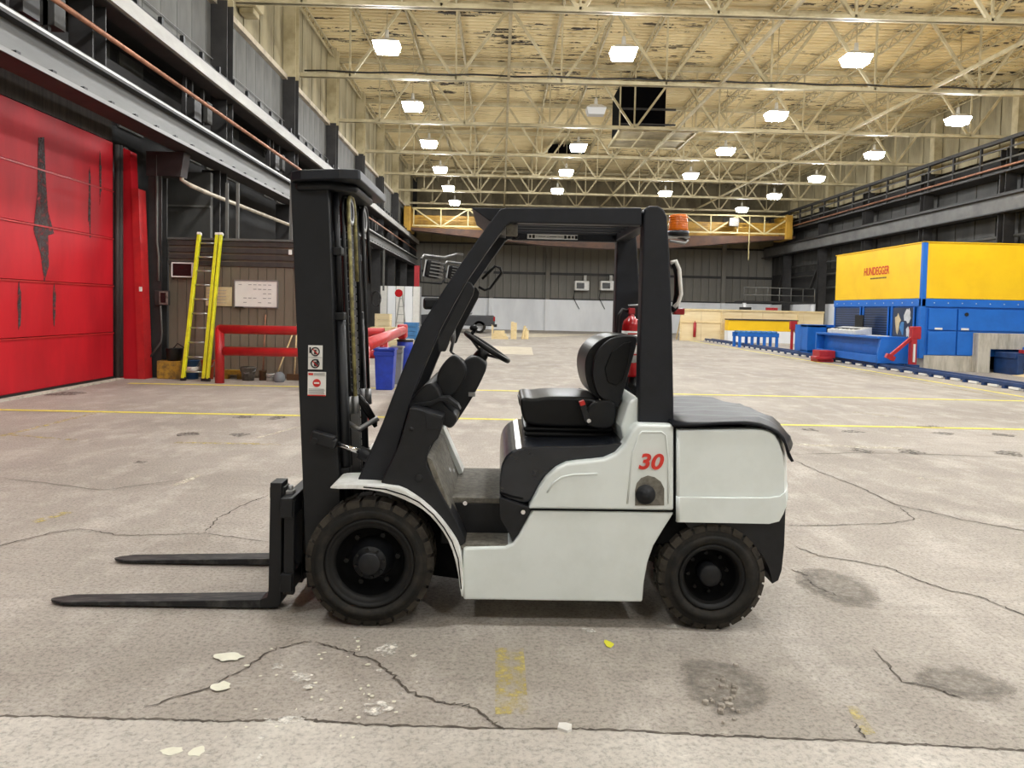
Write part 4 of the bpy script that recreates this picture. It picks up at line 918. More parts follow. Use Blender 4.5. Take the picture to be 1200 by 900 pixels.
# ---- mast (tilted slightly forward)
ma = empty('mast', (S(372, 600, 4.08)[0], YC, .1)); ma.parent = fk; ma.location = Vector((S(372, 600, 4.08)[0], YC, .1))-Vector(ORG[fk.name])
YS0, YS1 = 4.08, 4.82
PL = S(352, 500, YS0); PR = S(395, 500, YS0)
XA, XB = PL[0], PR[0]; PIV = (XA, YC, PL[1]); TILT = -math.atan2(S(357, 600, YS0)[0]-S(341, 205, YS0)[0], S(341, 205, YS0)[1]-S(357, 600, YS0)[1])
ZTOP = S(341, 204, YS0)[1]
def mpart(mb, name, mt, bevel=.004, seg=2, parent=ma): return mb.rot(PIV, TILT, 'Y').build(name, mt, parent, bevel, seg)
for ya, yb, ysg in ((YS0, YS0+.025, 1), (YS1-.025, YS1, -1)):
    m = MB().box(XA, XB, ya, yb, .12, ZTOP); mpart(m, 'outer_channel', 'black_steel')
    fy = (yb, yb+.07) if ysg > 0 else (ya-.07, ya)
    mpart(MB().box(XA, XA+.02, *fy, .12, ZTOP), 'channel_flange', 'black_steel'); mpart(MB().box(XB-.02, XB, *fy, .12, ZTOP), 'channel_flange', 'black_steel')
    iy = (yb+.07, yb+.09) if ysg > 0 else (ya-.09, ya-.07)
    mpart(MB().box(XA-.01, XB-.03, *iy, .15, ZTOP-.03), 'inner_channel', 'black_steel')
    iy2 = (yb+.09, yb+.14) if ysg > 0 else (ya-.14, ya-.09)
    mpart(MB().box(XB-.05, XB-.03, *iy2, .15, ZTOP-.03), 'channel_flange', 'black_steel')
    cyy = YS0+.09 if ysg > 0 else YS1-.09
    mpart(MB().cyl((XB+.02, cyy, .25), (XB+.02, cyy, 1.62), .030, 14), 'lift_cylinder', 'black_steel', 0)
    mpart(MB().cyl((XB+.02, cyy, 1.62), (XB+.02, cyy, ZTOP-.08), .018, 12), 'cylinder_rod', 'black_steel', 0)
    for zz in (.75, 1.62, 1.98): mpart(MB().box(XB-.01, XB+.05, cyy-.04, cyy+.04, zz-.022, zz+.022), 'clamp', 'black_steel', .006)
    # hose pulley turned across the mast, hoses running over it
    pyc = (YS0+.26) if ysg > 0 else (YS1-.06); pr = .085; px_ = XB+.055; pz = ZTOP-.175
    mpart(MB().lathe([(.001, -.012), (pr-.02, -.012), (pr, -.016), (pr-.012, 0), (pr, .016), (pr-.02, .012), (.001, .012)], (px_, pyc, pz), 'x', 28), 'pulley', 'black_steel', 0)
    mpart(MB().lathe([(pr-.018, .013), (pr-.004, .018), (pr-.018, .02), (pr-.03, .018)], (px_, pyc, pz), 'x', 28), 'pulley_flange', 'steel_grey', 0)
    for q, mt_ in ((0, 'hose'), (.034, 'hose_yellow' if ysg > 0 else 'hose')):
        rr = pr+.006+q*0; xo = px_-.016+q
        pts = [(xo, pyc-rr, 1.12), (xo, pyc-rr, 1.6), (xo, pyc-rr, pz)]+[(xo, pyc-rr*math.cos(t*math.pi/8), pz+rr*math.sin(t*math.pi/8)) for t in range(1, 8)]+[(xo, pyc+rr, pz), (xo, pyc+rr, pz-.4)]
        mpart(MB().tube(pts, .011, 8), 'hydraulic_hose', mt_, 0)
        mpart(MB().cyl((xo, pyc-rr, 1.06), (xo, pyc-rr, 1.16), .018, 8), 'hose_fitting', 'steel_grey', 0)
    ch = MB(); yq = YC+.03-.10*ysg
    for k in range(40):
        z = .45+.045*k
        ch.box(XB+.0, XB+.03, yq-.035, yq-.022, z, z+.036).box(XB+.0, XB+.03, yq+.022, yq+.035, z, z+.036).box(XB+.012, XB+.024, yq-.03, yq+.03, z+.037, z+.045)
    mpart(ch, 'lift_chain', 'steel_grey' if ysg < 0 else 'black_steel', 0)
for zz in (.32, 1.22, 2.05): mpart(MB().box(XB-.06, XB-.01, YS0+.06, YS1-.06, zz-.05, zz+.05), 'cross_member', 'black_steel', .006)
mpart(MB().box(XB-.05, XB+.03, YS0+.22, YS1-.22, .3, 1.15), 'centre_cylinder_box', 'black_steel', .01)
tp = [(XA+.005, YS0+.02), (XA+.02, YS0-.05), (XA+.08, YS0-.085), (XB+.08, YS0-.085), (XB+.175, YS0-.05), (XB+.185, YS0-.03), (XB+.185, YS1+.09), (XB+.1, YS1+.11), (XA+.02, YS1+.07), (XA+.005, YS1)]
mpart(MB().plan(tp, ZTOP-.045, ZTOP+.008), 'top_plate', 'guard_paint', .006)
mpart(MB().plan([(XA+.03, YS0-.03), (XB+.02, YS0-.03), (XB+.14, YS0+.12), (XB+.14, YS1-.12), (XB+.02, YS1+.03), (XA+.03, YS1+.03)], ZTOP-.09, ZTOP-.045), 'top_beam', 'black_steel', .02, 3)
# stickers
def sticker(p0, p1, name='sticker'):
    a = S(p0[0], p0[1], YS0); b = S(p1[0], p1[1], YS0)
    return MB().box(a[0], b[0], YS0-.006, YS0-.002, b[1], a[1]).build(name, 'white_paper', ma), a, b
s1, a, b = sticker((361.5, 404.5), (378, 433)); wd_, hg = b[0]-a[0], a[1]-b[1]
for k in (0, 1):
    cx, cz = (a[0]+b[0])/2, a[1]-hg*(.26+.5*k)
    MB().tube([(cx+.022*math.cos(t*.3142), YS0-.008, cz+.022*math.sin(t*.3142)) for t in range(20)], .0035, 5, True).build('prohibition_ring', 'ink_black', s1)
    MB().bar((cx-.016, YS0-.008, cz+.016*(1 if k else 1)), (cx+.016, YS0-.008, cz-.016), .003, .005).build('slash', 'ink_red', s1)
    MB().box(cx-.006, cx+.006, YS0-.009, YS0-.006, cz-.014, cz+.010).build('figure', 'ink_black', s1); MB().box(cx-.02+.04*k-.012, cx-.02+.04*k-.004, YS0-.009, YS0-.006, cz-.008, cz+.024).build('figure', 'ink_black', s1)
MB().box(a[0]+.002, b[0]-.002, YS0-.008, YS0-.006, a[1]-hg*.51, a[1]-hg*.495).build('rule', 'ink_grey', s1)
s2, a, b = sticker((361, 435.5), (382, 464)); wd_, hg = b[0]-a[0], a[1]-b[1]
cx, cz = (a[0]+b[0])/2, (a[1]+b[1])/2+.005
MB().cyl((cx, YS0-.005, cz), (cx, YS0-.008, cz), .022, 24).build('no_entry_disc', 'ink_red', s2); MB().box(cx-.014, cx+.014, YS0-.0095, YS0-.008, cz-.004, cz+.004).build('no_entry_bar', 'white_paper', s2)
MB().box(a[0]+.004, a[0]+.03, YS0-.008, YS0-.006, a[1]-.018, a[1]-.007).build('print_line', 'ink_red', s2)
for k in range(3): MB().box(a[0]+.034, b[0]-.006, YS0-.008, YS0-.006, a[1]-.009-.005*k, a[1]-.007-.005*k).build('print_line', 'ink_grey', s2)
for k in range(4): MB().box(a[0]+.006, b[0]-.006-.004*(k % 2), YS0-.008, YS0-.006, b[1]+.012+.008*k, b[1]+.015+.008*k).build('print_line', 'ink_grey', s2)
MB().box(a[0], b[0], YS0-.008, YS0-.006, b[1], b[1]+.006).build('print_line', 'ink_red', s2)
# tilt cylinder
t0 = S(372, 513, YS0-.03); t1 = S(390, 518, YS0-.03); t2 = S(423, 529, YS0-.03); t3 = S(446, 541, YS0-.03); yt = YS0-.04
MB().bar((t0[0]-.03, yt, t0[1]+.012), (t1[0]+.01, yt, t1[1]), .07, .06, (0, 1, 0)).build('tilt_clevis', 'black_steel', fk, .012, 3)
MB().cyl((t0[0]-.005, yt-.05, t0[1]-.01), (t0[0]-.005, yt+.04, t0[1]-.01), .018, 12).build('clevis_pin', 'black_steel', fk)
MB().bar((t1[0]-.01, yt, t1[1]), (t1[0]+.025, yt, t1[1]-.01), .05, .06, (0, 1, 0)).build('tilt_clevis', 'black_steel', fk, .01)
MB().cyl((t1[0]+.03, yt, t1[1]-.008), (t2[0]+.02, yt, t2[1]-.008), .014, 14).build('tilt_rod', 'chrome', fk)
MB().cyl((t2[0]-.005, yt, t2[1]-.002), (t3[0], yt, t3[1]), .036, 16).build('tilt_cylinder', 'black_plastic', fk)
for k in range(3):
    a = S(408+6*k, 455+4*k, 4.3); b = S(440, 500-3*k, 4.35)
    MB().tube([(a[0], 4.3, a[1]), ((a[0]+b[0])/2, 4.32, (a[1]+b[1])/2+.02), (b[0], 4.36, b[1])], .013, 8).build('hydraulic_hose', 'hose', fk)
a = S(408, 500, 4.25); b = S(443, 496, 4.3); MB().tube([(a[0], 4.25, a[1]+.02), ((a[0]+b[0])/2-.02, 4.26, a[1]-.015), (b[0], 4.3, b[1]+.03)], .016, 8).build('hydraulic_hose', 'steel_grey', fk)
a = S(438, 350, 4.85); MB().tube([(a[0]+.03*math.cos(t*.4)+.01, 4.86+.002*t, a[1]+.05*math.sin(t*.4)) for t in range(30)], .003, 6).build('coiled_cable', 'hose', fk)

# ---- carriage and forks
ca = empty('fork_carriage', (-1.2, YC, .1)); ca.parent = fk; ca.location = Vector((-1.2, YC, .1))-Vector(ORG[fk.name])
xc = S(336, 600, 4.0)[0]
zt_ = S(336, 584, 4.0)[1]
MB().box(xc-.035, xc+.03, 4.0, 4.92, zt_-.11, zt_).build('upper_bar', 'black_steel', ca, .006)
MB().box(xc-.035, xc+.03, 4.0, 4.92, .12, .22).build('lower_bar', 'black_steel', ca, .006)
for y in (4.02, 4.20, 4.64, 4.86): MB().box(xc-.02, xc+.035, y, y+.04, .10, zt_-.02).build('upright', 'black_steel', ca, .005)
for y in (4.22, 4.66): MB().box(xc+.03, XB-.02, y, y+.025, .15, zt_-.02).build('roller_bracket', 'black_steel', ca, .005)
a = S(340, 615, 4.1); MB().tube([(a[0], 4.3, a[1]), (a[0]+.01, 4.3, a[1]-.06), (a[0]+.05, 4.3, a[1]-.085), (a[0]+.10, 4.3, a[1]-.07), (a[0]+.12, 4.3, a[1]-.03)], .009, 8).build('hose_loop', 'hose', ca)
a = S(345, 690, 4.05); MB().prism([(a[0]-.04, a[1]+.12), (a[0]+.03, a[1]+.16), (a[0]+.05, a[1]+.02), (a[0]-.02, a[1]-.03)], 4.22, 4.60).build('load_guard', 'black_steel', ca, .006)
def fork(y0, y1, nm):
    X0 = S(315, 600, 4.05)[0]; X1 = S(330, 600, 4.05)[0]; XT = S(52, 700, 4.05)[0]; zz = S(322, 566, 4.05)[1]
    f = empty('fork', (X0, (y0+y1)/2, 0)); f.parent = ca; f.location = Vector((X0, (y0+y1)/2, 0))-Vector(ORG[ca.name])
    MB().prism([(X1, zz), (X0+.006, zz), (X0, .11), (X0-.008, .072), (X0-.045, .058), (X0-.045, .012), (X1-.02, .012), (X1, .04)], y0, y1).build('shank', 'black_steel', f, .004)
    ym = (y0+y1)/2
    m = MB(); b0 = (X0-.045)
    pl = [(b0, y0), (XT+.10, y0), (XT+.02, y0+.035), (XT, ym), (XT+.02, y1-.035), (XT+.10, y1), (b0, y1)]
    n = len(pl); vs = []
    for x, y in pl:
        t = (x-XT)/(b0-XT); vs.append((x, y, .012))
    for x, y in pl:
        t = (x-XT)/(b0-XT); vs.append((x, y, .012+.012+.034*t))
    m.add(vs, [tuple(reversed(range(n))), tuple(range(n, 2*n))]+[(i, (i+1) % n, n+(i+1) % n, n+i) for i in range(n)]); m.build('blade', 'fork_steel', f, .003)
    MB().box(X0+.0, xc-.03, y0+.01, y1-.01, zt_-.02, zt_+.045).build('hook', 'black_steel', f, .005)
    MB().cyl((xc-.01, ym, zt_), (xc-.01, ym, zt_+.045), .014, 10).build('lock_pin', 'steel_grey', f)
    MB().box(xc-.03, xc+.01, ym-.03, ym+.03, zt_, zt_+.02).build('lock_plate', 'steel_grey', f, .003)
    return f
fork(4.05, 4.17, 'near'); fork(4.73, 4.85, 'far')

# ================================================================= OVERHEAD CRANE
YK = 54.0
cr = empty('bridge_crane', (7.5, YK, 6.3), 'yellow overhead bridge crane spanning the far end of the hall', 'crane')
MB().prism([(-6.7, 8.45), (21.2, 8.45), (21.2, 7.4), (17, 7.0), (12, 6.5), (7.5, 6.35), (3, 6.5), (-2, 6.95), (-6.7, 7.4)], YK+1.0, YK+1.5).build('girder', 'crane_yellow', cr)
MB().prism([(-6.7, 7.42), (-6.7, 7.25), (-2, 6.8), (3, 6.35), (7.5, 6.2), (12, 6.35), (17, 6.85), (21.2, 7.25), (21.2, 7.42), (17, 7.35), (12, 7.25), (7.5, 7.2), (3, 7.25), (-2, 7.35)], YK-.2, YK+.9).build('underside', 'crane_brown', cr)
for z, z2 in ((8.75, 8.85), (7.5, 7.6)): MB().box(-6.5, 21.0, YK-.25, YK-.15, z, z2).build('truss_chord', 'crane_rail', cr)
for z in (8.2, 7.95): MB().box(-6.5, 21.0, YK-.22, YK-.17, z, z+.04).build('handrail', 'crane_yellow', cr)
k = 0; x = -6.4
while x < 20.9:
    MB().bar((x, YK-.2, 7.55), (x, YK-.2, 8.8), .08).build('truss_post', 'crane_rail', cr)
    if k % 2 == 0: MB().bar((x, YK-.2, 8.8), (min(x+1.95, 21), YK-.2, 7.5), .09).build('truss_diagonal', 'crane_rail', cr)
    else: MB().bar((x, YK-.2, 7.5), (min(x+1.95, 21), YK-.2, 8.8), .09).build('truss_diagonal', 'crane_rail', cr)
    x += 1.95; k += 1
for x in (-7.1, 20.45): MB().box(x, x+.5, YK-.4, YK+2.0, 7.15, 8.9).build('end_truck', 'crane_yellow', cr, .04)
MB().box(8.6, 9.4, YK-.5, YK-.3, 8.0, 8.6).build('control_box', 'galvanised', cr, .03); MB().box(16.3, 17.0, YK-.5, YK-.3, 8.0, 8.6).build('control_box', 'galvanised', cr, .03)
MB().bar((17.8, YK-.4, 8.8), (17.8, YK-.4, 5.6), .05).build('pendant', 'crane_rail', cr)

# ================================================================= LEFT SIDE
# brown clad office
of = empty('site_office', (-5.6, 18.5, 0), 'brown ribbed low office cabin behind the yellow ladder', 'cabin')
OX0, OX1, OY = -7.5, -3.6, 16.9
MB().box(OX0, OX1, OY, 18.0, 0, 3.1).build('body', 'office_brown', of)
pw = .2; pmesh = MB().box(0, pw-.022, OY-.025, OY, .05, 2.5).mesh('siding_panel', 'office_brown')
for k in range(19): putm(pmesh, of, OX0+.02+pw*k, 0, 0, 'siding_panel')
rm = MB().box(OX0, OX1, OY-.05, OY, 2.52, 2.62).mesh('fascia_rib', 'office_trim')
for k in range(4): putm(rm, of, 0, 0, .15*k, 'fascia_rib')
MB().box(OX0, OX1+.05, OY-.08, 18.0, 3.09, 3.14).build('roof_edge', 'panel_grey', of)
tag(MB().box(-8.58, -7.12, 18.3, 18.45, 3.16, 4.85).build('wall_partition', 'panel_dark'), kind='structure')
tag(MB().box(-8.5, -7.12, 18.26, 18.3, 4.0, 4.05).build('trim_2', 'panel_grey'), kind='structure')
for i, xx in enumerate((-6.5, -6.25, -5.0)):
    tag(MB().box(xx, xx+.06, 17.6, 17.66, 3.14, 4.5).build('storage_post', 'panel_grey'), 'grey post standing on the office roof, %s' % ['leftmost', 'middle', 'rightmost'][i], 'post', 'posts on office roof')
tag(MB().tube([(-7.15, 16.75, 4.95), (-7.15, 16.75, 4.4), (-7.0, 16.9, 4.3), (-7.0, 18, 4.28), (-7.0, 27, 4.3)], .05, 8).build('conduit', 'pipe_pale'), 'pale diagonal conduit running above the brown office', 'pipe')
dc = empty('column', (-7.75, 16.75, 0), 'dark column between the red guard post and the office', 'column')
MB().box(-7.82, -7.53, 16.60, 16.64, 0, 4.98).build('flange', 'dark_steel', dc); MB().box(-7.70, -7.65, 16.64, 16.86, 0, 4.98).build('web', 'dark_steel', dc); MB().box(-7.82, -7.53, 16.86, 16.9, 0, 4.98).build('flange', 'dark_steel', dc)
MB().tube([(-7.62, 16.58, 4.9), (-7.62, 16.58, 3.0), (-7.58, 16.57, 2.7), (-7.58, 16.57, 2.15)], .025, 6).build('conduit', 'panel_grey', dc)
MB().prism([(-7.85, 4.45), (-7.1, 4.45), (-7.02, 4.98), (-7.85, 4.98)], 16.56, 16.9).build('haunch', 'girder_brown', dc)
eb = empty('electrical_box', (-7.55, 16.45, 1.72), 'grey electrical box with cables beside the office wall', 'electrical box')
x0, zz1 = S(178, 340, 16.45); x1, zz0 = S(196, 358, 16.45)
MB().box(x0+.03, x1, 16.51, 16.6, zz0, zz1).build('housing', 'dark_steel', eb, .01); MB().box(x0+.14, x1-.01, 16.49, 16.51, zz0+.02, zz1-.02).build('door', 'galvanised', eb)
MB().box(x0+.17, x1-.05, 16.48, 16.49, zz0+.06, zz1-.05).build('window', 'screen_black', eb)
MB().tube([((x0+x1)/2, 16.5, zz0), ((x0+x1)/2+.03, 16.5, 1.0), ((x0+x1)/2+.02, 16.48, .8), (x0-.05, 16.45, .45)], .02, 6).build('cable', 'panel_grey', eb)
# things fixed to the office wall
def onwall(name, p0, p1, mt, label, cat, frame=None, y=OY-.03, th=.03):
    a = S(p0[0], p0[1], y); b = S(p1[0], p1[1], y)
    o = empty(name, ((a[0]+b[0])/2, y, b[1]), label, cat)
    MB().box(a[0], b[0], y-th, y, b[1], a[1]).build('face', mt, o, .004)
    if frame:
        for q in ((a[0]-.02, b[0]+.02, a[1], a[1]+.025), (a[0]-.02, b[0]+.02, b[1]-.025, b[1]), (a[0]-.025, a[0], b[1], a[1]), (b[0], b[0]+.025, b[1], a[1])):
            MB().box(q[0], q[1], y-th-.012, y, q[2], q[3]).build('frame', frame, o)
    return o, a, b
onwall('wall_screen', (205, 309), (227, 324), 'screen_black', 'small dark screen in a white frame on the office', 'screen', 'white_paper', th=.12)
o, a, b = onwall('notice_board', (242, 336), (272, 359), 'board_tan', 'tan notice board behind the yellow ladder', 'notice board')
for k in range(5): MB().box(a[0]+.03, b[0]-.12-.02*(k % 2), OY-.066, OY-.06, a[1]-.08-.07*k, a[1]-.07-.07*k).build('print_line', 'ink_grey', o)
o, a, b = onwall('whiteboard', (276, 329), (325, 360), 'board_white', 'large whiteboard with faint writing on the office wall', 'whiteboard', 'steel_grey')
for r in range(5):
    for k in range(7):
        if random.random() < .75: MB().box(a[0]+.08+.11*k, a[0]+.15+.11*k, OY-.066, OY-.06, a[1]-.09-.1*r, a[1]-.075-.1*r).build('marker_stroke', 'ink_grey', o)
MB().box(a[0]+.02, a[0]+.2, OY-.12, OY-.06, b[1]-.03, b[1]-.005).build('pen_tray', 'black_plastic', o)
tag(MB().box(*[S(339.5, 293, OY)[0], S(343, 293, OY)[0]], OY-.1, OY-.05, S(341, 299, OY)[1], S(341, 293, OY)[1]).build('wall_light', 'white_paper', bevel=.005), 'tiny white fixture on the dark office fascia', 'fixture')
# ladder
ld = empty('extension_ladder', (-6.55, 16.1, 0), 'bright yellow extension ladder leaning on the office', 'ladder')
LA, LB = Vector((-6.80, 16.02, 0)), Vector((-6.78, 16.80, 3.2)); RA, RB = Vector((-6.36, 16.02, 0)), Vector((-6.38, 16.80, 3.2))
for p, q, dx in ((LA, LB, 0), (RA, RB, 0), (RA, RB, .095)):
    off = Vector((dx, -.03 if dx else 0, 0)); MB().bar(p+off+Vector((0, 0, .05)), q+off, .07 if not dx else .055, .09).build('side_rail', 'ladder_yellow', ld, .008)
    MB().bar(p+off, p+off+Vector((0, .02, .07)), .09, .10).build('foot', 'black_plastic', ld); MB().bar(q+off, q+off+Vector((0, .015, .05)), .08, .09).build('end_cap', 'white_paper', ld)
for k in range(10):
    t = .06+.098*k; MB().cyl(LA.lerp(LB, t), RA.lerp(RB, t), .019, 8).build('rung', 'aluminium', ld)
# red pipe barrier
bg = empty('pipe_barrier', (-4.0, 15.7, 0), 'red pipe barrier with two rails in front of the office', 'barrier')
PR_ = .095; bx = -5.9; by = 15.7; ex_ = -2.45
MB().cyl((bx, by, 0), (bx, by, 1.14), PR_, 16).build('post', 'red_paint', bg); MB().cyl((ex_, by, 0), (ex_, by, 1.14), PR_, 16).build('post', 'red_paint', bg)
for z in (1.14, .68): MB().cyl((bx if z > 1 else bx+.09, by, z), (ex_, by, z), PR_, 16).build('rail', 'red_paint', bg)
MB().lathe([(.001, -PR_), (PR_*.7, -PR_*.7), (PR_, 0), (PR_*.7, PR_*.7), (.001, PR_)], (bx, by, 1.14), 'z', 16).build('elbow', 'red_paint', bg)
MB().cyl((-1.94, 10.5, 1.12), (-2.30, 17.6, 1.14), .10, 16).build('side_rail', 'red_paint', bg)
MB().cyl((-1.94, 10.5, 0), (-1.94, 10.5, 1.12), .10, 16).build('post', 'red_paint', bg)
MB().box(-2.42, -2.2, 17.4, 17.7, .95, 1.28).build('end_block', 'red_paint', bg, .04); MB().box(-2.38, -2.24, 17.45, 17.65, 0, .95).build('post', 'red_paint', bg)
MB().lathe([(.001, -.10), (.07, -.07), (.10, 0), (.07, .07), (.001, .10)], (-1.94, 10.5, 1.12), 'z', 16).build('elbow', 'red_paint', bg)
# small things on the floor by the wall
kb = tag(MB().box(-7.5, -6.97, 16.3, 16.58, 0, .40).build('concrete_block', 'kerb_yellow', bevel=.02), 'worn yellow painted concrete block beside the red post', 'block')
db = empty('tool_tub', (-7.05, 16.45, .4), 'black tub standing on the yellow block', 'tub')
MB().lathe([(.001, 0), (.15, 0), (.18, .26), (.19, .27), (.17, .27), (.15, .02)], (-7.17, 16.44, .4), 'z', 16).build('body', 'hose', db); MB().tube([(-7.2, 16.44, .66), (-7.1, 16.44, .78), (-7.0, 16.42, .72), (-6.93, 16.44, .66)], .012, 6).build('cord', 'hose', db)
def bucket(x, y, r, h, mt, label, cat='bucket', rim=None, z=0, taper=.82, handle=True):
    o = empty('bucket', (x, y, z), label, cat)
    MB().lathe([(.001, 0), (r*taper, 0), (r, h), (r*1.06, h), (r*1.06, h-.02), (r*1.02, h-.02)], (x, y, z), 'z', 20).build('body', mt, o)
    MB().lathe([(r*.97, h-.002), (r*.9, h-.04), (.001, h-.05)], (x, y, z), 'z', 20).build('content', 'dark_void', o)
    if rim: MB().lathe([(r*.95*taper+.02, h*.45), (r*.98, h*.5), (r*.99, h*.62), (r*.95, h*.66)], (x, y, z), 'z', 20).build('band', rim, o)
    if handle: MB().tube([(x-r*1.05, y, z+h-.03), (x-r*.9, y-.06, z+h*.7), (x, y-r*1.05, z+h*.55), (x+r*.9, y-.06, z+h*.7), (x+r*1.05, y, z+h-.03)], .007, 6).build('bail', 'steel_grey', o)
    return o
bucket(-6.78, 16.45, .15, .42, 'bucket_blue', 'dark blue bucket behind the ladder foot', rim='white_paper')
bucket(-6.46, 16.5, .14, .42, 'bucket_orange', 'orange bucket between the ladder rails')
bucket(-5.52, 16.35, .17, .30, 'galvanised', 'galvanised steel bucket under the red barrier', taper=.7)
bucket(-5.02, 16.3, .085, .17, 'white_paper', 'small white paint can with dark print under the barrier', 'paint can', 'ink_black', taper=1)
bucket(-5.23, 16.45, .08, .22, 'wood_dark', 'rusty brown tin beside the galvanised bucket', 'tin', taper=1, handle=False)
tag(MB().lathe([(.001, 0), (.1, 0), (.13, .05), (.11, .16), (.05, .22), (.001, .22)], (-4.78, 16.15, 0), 'z', 14).build('dust_bag', 'bin_grey'), 'small crumpled grey bag on the floor under the barrier', 'bag')
tag(MB().box(-6.2, -5.7, 16.55, 16.75, .10, .2).box(-6.15, -6.05, 16.58, 16.72, 0, .1).box(-5.85, -5.75, 16.58, 16.72, 0, .1).build('timber_beam', 'kerb_yellow'), 'short yellow beam on blocks behind the barrier post', 'beam')
def tool(x, y, top, lean, label, cat, head, hm, shaft='wood'):
    o = empty(cat.replace(' ', '_'), (x, y, 0), label, cat)
    MB().cyl((x, y, .1), (x+lean, OY-.07, top), .017, 8).build('handle', shaft, o)
    if head == 'broom': MB().box(x-.16, x+.16, y-.05, y+.05, 0, .14).build('head', hm, o, .01)
    elif head == 'shovel': MB().prism([(x-.14, .02), (x+.14, .02), (x+.14, .26), (x+.05, .34), (x-.05, .34), (x-.14, .26)], y-.02, y).build('head', hm, o, .006)
    else: MB().box(x-.03, x+.03, y-.03, y+.03, 0, .2).build('head', hm, o)
tool(-5.32, 16.72, 1.45, .02, 'thin reddish wooden pole leaning on the office wall', 'pole', 'tip', 'wood_dark', 'copper')
tool(-4.95, 16.5, 1.0, .25, 'leaning brush with dark bristles near the whiteboard', 'brush', 'broom', 'hose')
tool(-4.58, 16.6, 1.55, .0, 'left one of two pale pole tools below the whiteboard', 'broom', 'broom', 'wood_dark')
tool(-4.35, 16.55, 1.55, .02, 'right one of two pale pole tools below the whiteboard', 'rake', 'tip', 'hose')
tool(-4.18, 16.45, 1.75, .12, 'grey steel shovel leaning beside the forklift mast', 'shovel', 'shovel', 'galvanised')
tool(-3.85, 16.5, 1.3, .12, 'second grey shovel half hidden by the mast', 'spade', 'shovel', 'galvanised')
# bins right of the mast
def bin_(x0, x1, y0, y1, h, mt, label):
    o = empty('waste_bin', ((x0+x1)/2, (y0+y1)/2, 0), label, 'bin')
    t = .035
    MB().add([(x0+t, y0+t, 0), (x1-t, y0+t, 0), (x1-t, y1-t, 0), (x0+t, y1-t, 0), (x0, y0, h), (x1, y0, h), (x1, y1, h), (x0, y1, h)], [(0,3,2,1),(4,5,6,7),(0,1,5,4),(1,2,6,5),(2,3,7,6),(3,0,4,7)]).build('body', mt, o, .015)
    MB().box(x0-.02, x1+.02, y0-.03, y1+.02, h, h+.05).build('lid', mt, o, .015); MB().box(x0-.01, x1+.01, y0-.015, y0+.01, h-.10, h-.02).build('rim', mt, o, .005)
    MB().cyl((x0+.05, y1+.05, h-.02), (x1-.05, y1+.05, h-.02), .02, 8).build('handle', mt, o)
    for x in (x0+.06, x1-.06): MB().cyl((x-.02, y1-.06, .08), (x+.02, y1-.06, .08), .08, 12).build('wheel', 'hose', o)
bin_(-2.53, -2.13, 14.95, 15.35, .80, 'bin_blue', 'blue wheeled waste bin right of the forklift mast')
bin_(-2.36, -2.12, 16.1, 16.4, .78, 'bin_grey', 'slim grey bin behind the blue wheeled bin')
br = empty('barrel', (-2.16, 16.9, 0), 'blue plastic barrel behind the grey bin', 'barrel')
MB().lathe([(.001, 0), (.17, 0), (.18, .03), (.19, .3), (.18, .33), (.19, .36), (.19, .62), (.18, .65), (.19, .68), (.18, .9), (.15, .93), (.001, .93)], (-2.16, 16.9, 0), 'z', 24).build('body', 'bin_blue', br); MB().lathe([(.185, .9), (.195, .92), (.185, .95), (.001, .95)], (-2.16, 16.9, 0), 'z', 24).build('lid', 'hose', br)
# far left clutter along the wall
pw_ = empty('white_partition', (-6, 44, 0), 'white panel partition far along the left wall', 'partition')
for k in range(5): MB().box(-7.2+.5*k, -6.74+.5*k, 44, 44.1, .3, 2.9).build('panel', 'wall_white' if k % 2 else 'white_paper', pw_)
for x in (-7.2, -4.8): MB().box(x, x+.08, 43.98, 44.12, 0, 2.9).build('post', 'steel_grey', pw_)
tag(MB().box(-5.5, -5.2, 47, 47.3, 0, 4.3).box(-5.6, -5.1, 46.9, 47.4, 0, .08).build('red_post', 'machine_red'), 'tall dark red post far down the left side', 'post')
st = empty('step_ladder', (-5.6, 42, 0), 'far step ladder with a red disc near the white partition', 'ladder')
for a, b in (((-6.0, 42, 0), (-5.65, 42, 2.6)), ((-5.3, 42, 0), (-5.6, 42, 2.6))): MB().bar(a, b, .06).build('leg', 'aluminium', st)
for k in range(5): MB().bar((-5.97+.06*k, 42, .35+.45*k), (-5.33-.05*k, 42, .35+.45*k), .04).build('step', 'aluminium', st)
MB().cyl((-5.75, 41.9, 2.45), (-5.75, 41.8, 2.45), .22, 20).build('disc', 'ext_red', st)
for i, (x, y, w_, h, mt, lb) in enumerate(((-4.6, 38.5, .7, .9, 'blue_plastic', 'pale blue crate far behind the blue bins'), (-5.6, 36, 1.3, .7, 'wood', 'stack of pale timber far behind the bins'), (-4.3, 31, 1.3, .35, 'plywood', 'low pallet of plywood behind the bins'), (-6.3, 40, .8, 1.3, 'plywood', 'upright plywood crate along the left wall'))):
    o = empty('crate' if i != 1 else 'timber_stack', (x, y, 0), lb, 'crate' if i != 1 else 'timber')
    for k in range(4): MB().box(x-w_/2, x+w_/2, y-.4, y+.4, h*k/4+.01, h*(k+1)/4-.01).build('board', mt, o)
    for q in (-1, 1): MB().box(x+q*w_*.4-.05, x+q*w_*.4+.05, y-.43, y-.4, 0, h).build('batten', mt, o)
# hanging lamps/pipes under the far left girder
for k in range(4):
    tag(MB().box(-7.05+.2*(k % 2), -6.95+.2*(k % 2), 28+5*k, 28.1+5*k, 2.6, 5.004).build('drop_pipe', 'panel_grey'), 'grey drop pipe below the left girder, %s from the camera' % ORD[k], 'pipe', 'drop pipes on the left')

